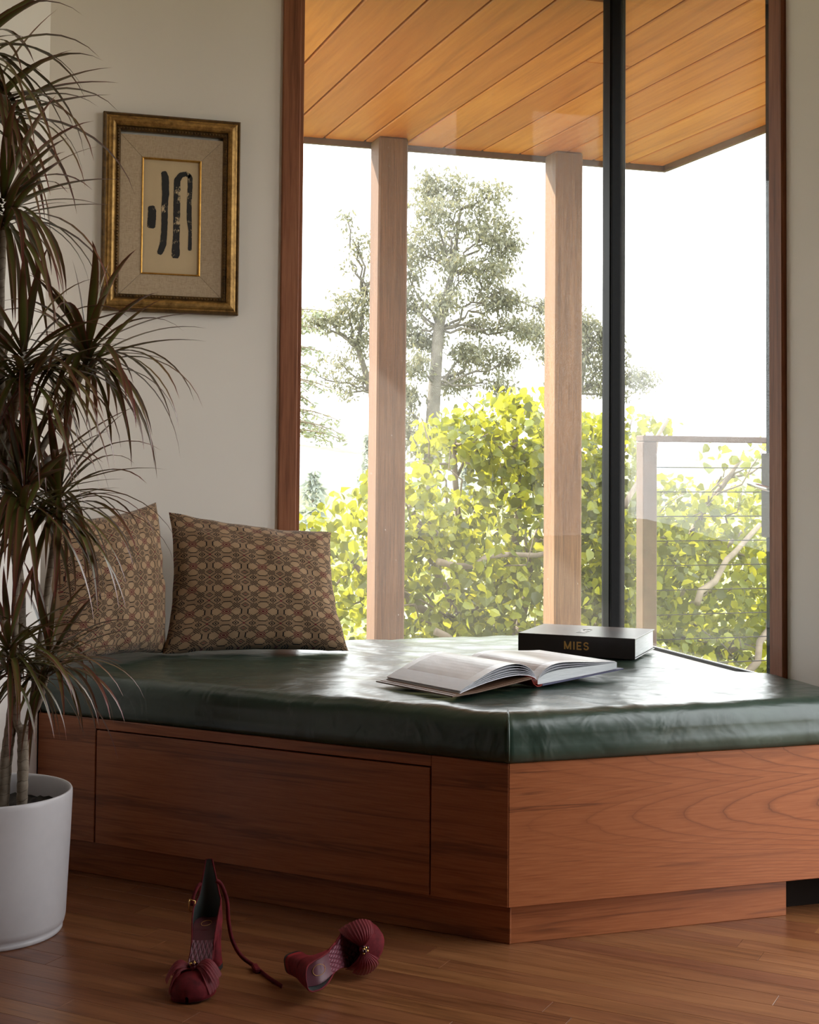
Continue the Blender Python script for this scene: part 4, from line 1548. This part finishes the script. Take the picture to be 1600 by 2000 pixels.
ex_V, ex_F, ex_uv = [], [], []
for (c, n_, sc, _) in HEADS:
    for k in range(34):
        me = random.choice(LOW if random.random() < 0.72 else MID)
        az = random.uniform(0, 2 * PI)
        s_ = sc * random.uniform(0.75, 1.08)
        reach = max(math.hypot(v.co.x, v.co.y) for v in me.vertices) * s_
        for _try in range(8):
            tipx, tipy = c[0] + math.cos(az) * reach, c[1] + math.sin(az) * reach
            if ((tipx - e.x) - (tipy - e.y)) * 0.7071 > 0.02:
                break
            az += 0.8
        mm = Matrix.Translation(Vector(c) + Vector((0, 0, random.uniform(-0.05, 0.01)))) @ Matrix.Rotation(az, 4, 'Z') @ Matrix.Rotation(rad(random.uniform(-8, 8)), 4, 'Y') @ Matrix.Scale(s_, 4)
        b0 = len(ex_V)
        ex_V += [tuple(mm @ v.co) for v in me.vertices]
        ex_F += [tuple(b0 + i for i in p_.vertices) for p_ in me.polygons]
        ex_uv += [tuple(d_.uv) for d_ in me.uv_layers[0].data]
ex = mesh_obj('foliage', ex_V, ex_F, M_drac, plant, True)
uvl = ex.data.uv_layers.new(name='UVMap')
uvl.data.foreach_set('uv', np.array(ex_uv, np.float32).ravel())
tag(ex, kind='stuff')


def cane(pts, r0, r1):
    P_ = [Vector(p) for p in pts]
    dense = []
    for i in range(len(P_) - 1):
        a, b = P_[max(0, i - 1)], P_[i]
        c_, d_ = P_[i + 1], P_[min(len(P_) - 1, i + 2)]
        for k in range(10):
            f = k / 10
            dense.append(0.5 * ((2 * b) + (c_ - a) * f + (2 * a - 5 * b + 4 * c_ - d_) * f * f + (3 * b - a - 3 * c_ + d_) * f ** 3))
    dense.append(P_[-1])
    n2 = len(dense)
    rr = [(r0 + (r1 - r0) * i / (n2 - 1)) * (1 + 0.05 * math.sin(i * 2.1)) for i in range(n2)]
    MB().tube(dense, rr, 12).build('cane', M_cane, plant, True)


cane([(0.160, 3.25, 0.25), (0.168, 3.25, 0.37), (0.178, 3.24, 0.47), (0.190, 3.25, 0.70), (0.15, 3.27, 1.0), (0.135, 3.25, 1.30), (0.137, 3.22, 1.53)], 0.0135, 0.009)
cane([(0.200, 3.235, 0.25), (0.201, 3.235, 0.33), (0.200, 3.235, 0.405), (0.199, 3.232, 0.43)], 0.0115, 0.0125)
cane([(0.199, 3.233, 0.41), (0.184, 3.23, 0.45), (0.180, 3.21, 0.53), (0.176, 3.18, 0.72), (0.188, 3.20, 0.915)], 0.0085, 0.007)
cane([(0.200, 3.233, 0.41), (0.218, 3.235, 0.435), (0.222, 3.25, 0.50), (0.25, 3.29, 0.72), (0.272, 3.30, 0.905)], 0.0085, 0.007)
cane([(0.215, 3.238, 0.44), (0.236, 3.23, 0.49), (0.250, 3.22, 0.56)], 0.006, 0.006)
cane([(0.18, 3.215, 0.52), (0.168, 3.17, 0.56), (0.163, 3.15, 0.595)], 0.006, 0.006)
cane([(0.176, 3.26, 0.83), (0.22, 3.29, 1.0), (0.29, 3.27, 1.14), (0.325, 3.26, 1.23)], 0.008, 0.0065)
cane([(0.15, 3.27, 1.0), (0.165, 3.19, 1.10), (0.180, 3.15, 1.20)], 0.007, 0.0065)
cane([(0.16, 3.265, 0.93), (0.135, 3.33, 1.02), (0.130, 3.36, 1.115)], 0.007, 0.0065)
cane([(0.135, 3.25, 1.32), (0.09, 3.28, 1.55), (0.100, 3.30, 1.77)], 0.0075, 0.0065)
cane([(0.095, 3.28, 1.60), (0.06, 3.22, 1.74), (0.055, 3.20, 1.875)], 0.0065, 0.006)


# ================================================================== SHOES
def velvet():
    t = NT('crimson_velvet')
    n = t.noise(t.coord('Object', (1, 1, 1)), 55, 4, 0.6)
    t.set(col=t.ramp(n, [(0.3, (0.060, 0.003, 0.006)), (0.7, (0.16, 0.010, 0.016))]), rough=0.8, spec=0.25, sheen=0.35, sheent=(0.8, 0.06, 0.06, 1), sheenr=0.3)
    return t.m


def quilt():
    t = NT('quilted_insole')
    uvn = t.new('ShaderNodeUVMap')
    sx = t.new('ShaderNodeSeparateXYZ')
    t.lk(uvn.outputs['UV'], sx.inputs[0])
    a = t.math('ADD', t.math('MULTIPLY', sx.outputs['X'], 13.0), t.math('MULTIPLY', sx.outputs['Y'], 5.0))
    b = t.math('SUBTRACT', t.math('MULTIPLY', sx.outputs['X'], 13.0), t.math('MULTIPLY', sx.outputs['Y'], 5.0))
    f = lambda q: t.math('ABSOLUTE', t.math('SUBTRACT', t.math('FRACT', q), 0.5))
    h = t.math('MINIMUM', t.math('SUBTRACT', 0.5, f(a)), t.math('SUBTRACT', 0.5, f(b)))
    h = t.math('POWER', t.math('MULTIPLY', h, 2.0), 0.5)
    on = t.math('GREATER_THAN', sx.outputs['X'], 0.34)
    h = t.math('MULTIPLY', h, on)
    t.set(col=t.mix(h, (0.10, 0.022, 0.035), (0.19, 0.045, 0.070)), rough=0.45)
    t.bump(h, 0.7, 0.004)
    return t.m


def chiffon():
    t = NT('pleated_chiffon')
    n = t.noise(t.coord('Object', (400, 400, 400)), 1.0, 2)
    t.set(col=t.ramp(n, [(0.3, (0.15, 0.010, 0.018)), (0.7, (0.26, 0.022, 0.034))]), rough=0.6, sheen=0.1)
    tl = t.new('ShaderNodeBsdfTranslucent')
    tl.inputs['Color'].default_value = (0.45, 0.05, 0.07, 1)
    tr = t.new('ShaderNodeBsdfTransparent')
    m1 = t.new('ShaderNodeMixShader'); m1.inputs[0].default_value = 0.3
    t.lk(t.p.outputs[0], m1.inputs[1]); t.lk(tl.outputs[0], m1.inputs[2])
    m2 = t.new('ShaderNodeMixShader'); m2.inputs[0].default_value = 0.14
    t.lk(m1.outputs[0], m2.inputs[1]); t.lk(tr.outputs[0], m2.inputs[2])
    t.lk(m2.outputs[0], t.out.inputs['Surface'])
    return t.m


M_velvet, M_quilt, M_chiffon = velvet(), quilt(), chiffon()
M_lining = plain('grey_green_lining', (0.035, 0.042, 0.040), 0.6)
M_rubber = plain('black_sole', (0.010, 0.010, 0.011), 0.5)
M_bead_d = plain('dark_red_bead', (0.05, 0.006, 0.010), 0.15)
M_bead_g = plain('gold_bead', srgb(220, 180, 110), 0.2, 0.9)
WX = [0, .006, .014, .03, .05, .075, .10, .125, .15, .168, .185, .197, .204, .2065]
WW = [.008, .019, .0250, .0275, .0260, .0220, .0245, .0350, .0410, .0420, .0370, .0270, .0150, .003]


def sw(x):
    return float(np.interp(x, WX, WW))


def sbed(x):
    q = max(0.0, min(1.0, (x - 0.030) / 0.115))
    return 0.012 + 0.082 * (1 - (q * q * (3 - 2 * q)))


def shoe(name, label, M4, ch=1.0):
    o0 = M4.translation
    base = Vector((o0.x, o0.y, 0.0))
    root = thing(name, label, 'shoe', base, 'crimson heeled sandals on the floor')
    xs = [0.2065 * (i / 44) for i in range(45)]

    def put(mb, nm, mat, parent=None, smooth=True):
        return mb.xf(M4).build(nm, mat, parent or root, smooth)
    # sole slab
    mb = MB()
    ny = 9
    V, F = [], []
    for lay, dz in ((0, 0.0), (1, -0.007)):
        for x in xs:
            for j in range(ny):
                V.append((x, sw(x) * (2 * j / (ny - 1) - 1), sbed(x) + dz - (0.004 if (lay and x > .12) else 0)))
    n_ = len(xs)
    idx = lambda l, i, j: (l * n_ + i) * ny + j
    for i in range(n_ - 1):
        for j in range(ny - 1):
            F += [(idx(0, i, j), idx(0, i + 1, j), idx(0, i + 1, j + 1), idx(0, i, j + 1)), (idx(1, i, j), idx(1, i, j + 1), idx(1, i + 1, j + 1), idx(1, i + 1, j))]
        F += [(idx(0, i, 0), idx(1, i, 0), idx(1, i + 1, 0), idx(0, i + 1, 0)), (idx(0, i, ny - 1), idx(0, i + 1, ny - 1), idx(1, i + 1, ny - 1), idx(1, i, ny - 1))]
    put(mb.add(V, F), 'sole', M_velvet)
    mb = MB()
    V = [(x, sw(x) * 0.97 * (2 * j / (ny - 1) - 1), sbed(x) - 0.0112) for x in xs[27:] for j in range(ny)]
    V2 = [(v[0], v[1], 0.0003) for v in V]
    m_ = len(xs[27:])
    F = []
    for i in range(m_ - 1):
        for j in range(ny - 1):
            F.append((i * ny + j, i * ny + j + 1, (i + 1) * ny + j + 1, (i + 1) * ny + j))
            F.append(tuple(len(V) + q for q in (i * ny + j, (i + 1) * ny + j, (i + 1) * ny + j + 1, i * ny + j + 1)))
        F += [(i * ny, (i + 1) * ny, len(V) + (i + 1) * ny, len(V) + i * ny), (i * ny + ny - 1, len(V) + i * ny + ny - 1, len(V) + (i + 1) * ny + ny - 1, (i + 1) * ny + ny - 1)]
    put(mb.add(V + V2, F), 'outsole', M_rubber, smooth=False)
    # insole
    ins = put(MB().grid(lambda u, v: (0.004 + 0.198 * u, sw(0.004 + 0.198 * u) * 0.93 * (2 * v - 1), sbed(0.004 + 0.198 * u) + 0.0012 + 0.002 * (2 * v - 1) ** 2), 40, 9), 'insole', M_quilt)
    uvl = ins.data.uv_layers.new(name='UVMap')
    for lp in ins.data.loops:
        vi = lp.vertex_index
        uvl.data[lp.index].uv = ((vi % 40) / 39, (vi // 40) / 8)
    mk = MB()
    ringp = [(0.040 + 0.013 * math.cos(a), 0.010 * math.sin(a), sbed(0.040) + 0.0026 - 0.25 * 0.013 * math.cos(a) * 0.3) for a in np.linspace(0, 2 * PI, 20)]
    put(mk.tube(ringp, 0.0005, 5), 'gold_stamp', M_goldink, ins)
    # toe upper (two skins)
    def toe(u, v, k):
        x = 0.128 + 0.0800 * u
        w = sw(x) * k
        y = -math.cos(PI * v)
        hh = 0.030 * (1 - u ** 3.5) ** 0.6 + 0.003
        cut = 0.016 * (1 - y * y) * (1 - u)
        return (x + cut, y * w, sbed(x) - 0.003 + hh * k * max(0, 1 - abs(y) ** 2.3) ** 0.55)
    put(MB().grid(lambda u, v: toe(u, v, 1.02), 22, 19), 'toe_upper', M_velvet)
    put(MB().grid(lambda u, v: toe(u, v, 0.97), 22, 19, flip=True), 'toe_lining', M_lining)

    # heel counter
    path = []
    for x in np.linspace(0.098, 0.0, 22):
        path.append((x, -sw(x)))
    for x in np.linspace(0.0, 0.098, 22)[0:]:
        path.append((x, sw(x)))
    sl = [0]
    for a, b in zip(path[:-1], path[1:]):
        sl.append(sl[-1] + math.hypot(b[0] - a[0], b[1] - a[1]))
    half = sl[-1] / 2

    def ctr(i, v, k):
        x, y = path[i]
        d_ = abs(sl[i] - half)
        hh = ch * 0.070 * math.exp(-(d_ / 0.0185) ** 3) + 0.052 * max(0, 1 - (d_ / 0.098)) ** 0.8 + 0.002
        z = sbed(x) - 0.004 + hh * v
        lean = -0.010 * (hh * v / 0.1)
        narrow = 1 - 0.25 * (hh * v / 0.12) ** 2
        return (x + lean + (1 - k) * 0.02, y * narrow * k, z)
    nn_ = len(path)
    for k, nm, mat, fl_ in ((1.03, 'heel_counter', M_velvet, False), (0.97, 'counter_lining', M_lining, True)):
        V = [ctr(i, j / 9, k) for j in range(10) for i in range(nn_)]
        F = [(j * nn_ + i, j * nn_ + i + 1, (j + 1) * nn_ + i + 1, (j + 1) * nn_ + i) for j in range(9) for i in range(nn_ - 1)]
        put(MB().add(V, F), nm, mat)
    rim_ = [Vector(ctr(i, 1.0, 1.0)) for i in range(nn_)]
    put(MB().tube(rim_, 0.0016, 6), 'counter_binding', M_velvet)
    # block heel
    def hsec(z, x0, x1, hw):
        return [((x0 + x1) / 2 + (x1 - x0) / 2 * math.copysign(abs(math.cos(a)) ** 0.6, math.cos(a)), hw * math.copysign(abs(math.sin(a)) ** 0.6, math.sin(a)), z) for a in np.linspace(0, 2 * PI, 24, endpoint=False)]
    secs = [(0.086, 0.003, 0.055, 0.0255), (0.075, 0.003, 0.052, 0.0245), (0.05, 0.005, 0.046, 0.0205), (0.025, 0.004, 0.044, 0.0195), (0.009, 0.002, 0.045, 0.0200)]
    V, F = [], []
    for s_ in secs:
        V += hsec(*s_)
    for r_ in range(len(secs) - 1):
        F += [(r_ * 24 + k, (r_ + 1) * 24 + k, (r_ + 1) * 24 + (k + 1) % 24, r_ * 24 + (k + 1) % 24) for k in range(24)]
    F += [tuple(range(24)), tuple(range(len(V) - 1, len(V) - 25, -1))]
    hb = put(MB().add(V, F), 'block_heel', M_velvet)
    V = hsec(0.0088, 0.002, 0.045, 0.0200) + hsec(0.0003, 0.002, 0.045, 0.0200)
    F = [(k, 24 + k, 24 + (k + 1) % 24, (k + 1) % 24) for k in range(24)] + [tuple(range(24)), tuple(range(47, 23, -1))]
    put(MB().add(V, F), 'heel_tip', M_rubber, hb, False)
    # bow: pleated lobes either side of the toe, knot with beads
    kc = Vector((0.150, 0, sbed(0.15) + 0.034))
    bow = put(MB().sphere(kc, 0.008, 10, 6, (1.1, 0.9, 0.8)), 'bow_knot', M_chiffon)
    for sgn in (-1, 1):
        for lay, (ln, sp, dz, pit) in enumerate(((0.050, 0.036, 0.006, 0.0), (0.044, 0.046, -0.006, 0.35))):
            def lobe(u, v, sgn=sgn, ln=ln, sp=sp, dz=dz, pit=pit):
                a = (v - 0.5) * 2
                wid = sp * (0.12 + 0.88 * math.sin(min(1.0, u * 1.15) * PI / 2) ** 1.3)
                pl = 0.0018 * math.sin(a * 26) * (0.3 + 0.7 * u)
                rr = ln * u * (1 - 0.20 * a * a * u)
                return (kc.x + a * wid * 0.75 + 0.004 * u, sgn * (0.003 + rr), kc.z - 0.002 + dz * u + 0.020 * math.sin(u * PI * 0.9) * (1 - 0.5 * a * a) - (0.026 + 0.02 * pit) * u * u + pl)
            put(MB().grid(lobe, 12, 60), 'bow_loop', M_chiffon, bow)
    for k in range(9):
        a = k * 2.4
        r_ = 0.0020 * math.sqrt(k) * 1.25
        put(MB().sphere(kc + Vector((r_ * math.cos(a), r_ * math.sin(a), 0.0075 + 0.002 * math.cos(r_ * 200))), 0.0031 if k % 2 else 0.0036, 8, 5), 'bead', M_bead_d if k % 2 == 0 else M_bead_g, bow)
    return root


ax = Vector((-0.087, -0.187, 0)).normalized()
M1 = Matrix(((ax.x, -ax.y, 0, 0.556), (ax.y, ax.x, 0, 2.879), (0, 0, 1, 0), (0, 0, 0, 1))) @ Matrix.Translation((0, 0.0, 0.0)) @ Matrix.Translation((0, 0, 0.003)) @ Matrix.Rotation(math.radians(5), 4, 'X')
s1 = shoe('heeled_sandal', 'crimson velvet heeled sandal standing upright, toe towards the viewer', M1)
xl = Vector((0.97, 0.10, 0.14)).normalized()
zl = Vector((-0.02, -0.97, 0.10))
zl = (zl - xl * zl.dot(xl)).normalized()
yl = zl.cross(xl)
R2_ = Matrix(((xl.x, yl.x, zl.x, 0), (xl.y, yl.y, zl.y, 0), (xl.z, yl.z, zl.z, 0), (0, 0, 0, 1)))
corners = [(0, 0, .21), (0.0, .02, .2), (0, -.02, .2), (.15, -.05, .04), (.15, .05, .04), (.17, -.042, .0), (.17, .042, 0), (0.02, -.02, 0), (.02, .02, 0), (.05, -.028, .08), (.05, .028, .08), (0.14, -.055, .03), (.14, .055, .03)]
low = min((R2_ @ Vector(c)).z for c in corners)
heelc = R2_ @ Vector((0.03, 0, 0.09))
M2 = Matrix.Translation((0.702 - heelc.x, 2.668 - heelc.y, -low + 0.001)) @ R2_
s2 = shoe('heeled_sandal', 'crimson velvet heeled sandal fallen on its side, quilted insole showing', M2, 0.25)


def strap(root, pts, r, name='ankle_strap'):
    P_ = [Vector(p) for p in pts]
    dense = []
    for i in range(len(P_) - 1):
        a, b = P_[max(0, i - 1)], P_[i]
        c_, d_ = P_[i + 1], P_[min(len(P_) - 1, i + 2)]
        for k in range(8):
            f = k / 8
            dense.append(0.5 * ((2 * b) + (c_ - a) * f + (2 * a - 5 * b + 4 * c_ - d_) * f * f + (3 * b - a - 3 * c_ + d_) * f ** 3))
    dense.append(P_[-1])
    # flat strap: wide vertically, thin sideways
    V, F = [], []
    for i, p in enumerate(dense):
        t_ = (dense[min(i + 1, len(dense) - 1)] - dense[max(0, i - 1)]).normalized()
        view = Vector((0.28, 0.95, -0.1))
        sd__ = t_.cross(view).normalized() * r
        nn = sd__.cross(t_).normalized() * r * 0.28
        V += [p - sd__ - nn, p + sd__ - nn, p + sd__ + nn, p - sd__ + nn]
    for i in range(len(dense) - 1):
        for k in range(4):
            F.append((i * 4 + k, i * 4 + (k + 1) % 4, (i + 1) * 4 + (k + 1) % 4, (i + 1) * 4 + k))
    F += [(3, 2, 1, 0), tuple(len(V) - 4 + k for k in range(4))]
    return mesh_obj(name, V, F, M_velvet, root, True)


sR, sL = M1 @ Vector((0.0, 0.015, 0.165)), M1 @ Vector((0.002, -0.016, 0.162))
st1 = strap(s1, [tuple(sR), (sR.x + 0.010, sR.y - 0.002, 0.160), (0.577, 2.872, 0.130), (0.580, 2.868, 0.090), (0.588, 2.865, 0.052), (0.605, 2.858, 0.022), (0.628, 2.838, 0.006), (0.642, 2.770, 0.0045), (0.655, 2.722, 0.0045)], 0.0038)
mesh_obj('strap_keeper', *(lambda mb: (mb.V, mb.F))(MB().bbox(0.622, 0.634, 2.812, 2.845, 0.0008, 0.0105, 0.002)), M_velvet, st1)
bk_ = sL + Vector((-0.020, -0.010, -0.040))
st2 = strap(s1, [tuple(sL), (sL.x - 0.008, sL.y - 0.004, sL.z - 0.006), (sL.x - 0.016, sL.y - 0.008, sL.z - 0.022), tuple(bk_)], 0.0034, 'buckle_strap')
MB().tube([(bk_.x + dx, bk_.y - 0.004, bk_.z + dz) for dx, dz in ((-0.005, 0.014), (-0.006, 0.010), (-0.006, -0.007), (-0.003, -0.010), (0.005, -0.009), (0.006, 0.010), (-0.005, 0.014))], 0.0013, 6).build('buckle', M_bead_g, st2, True)
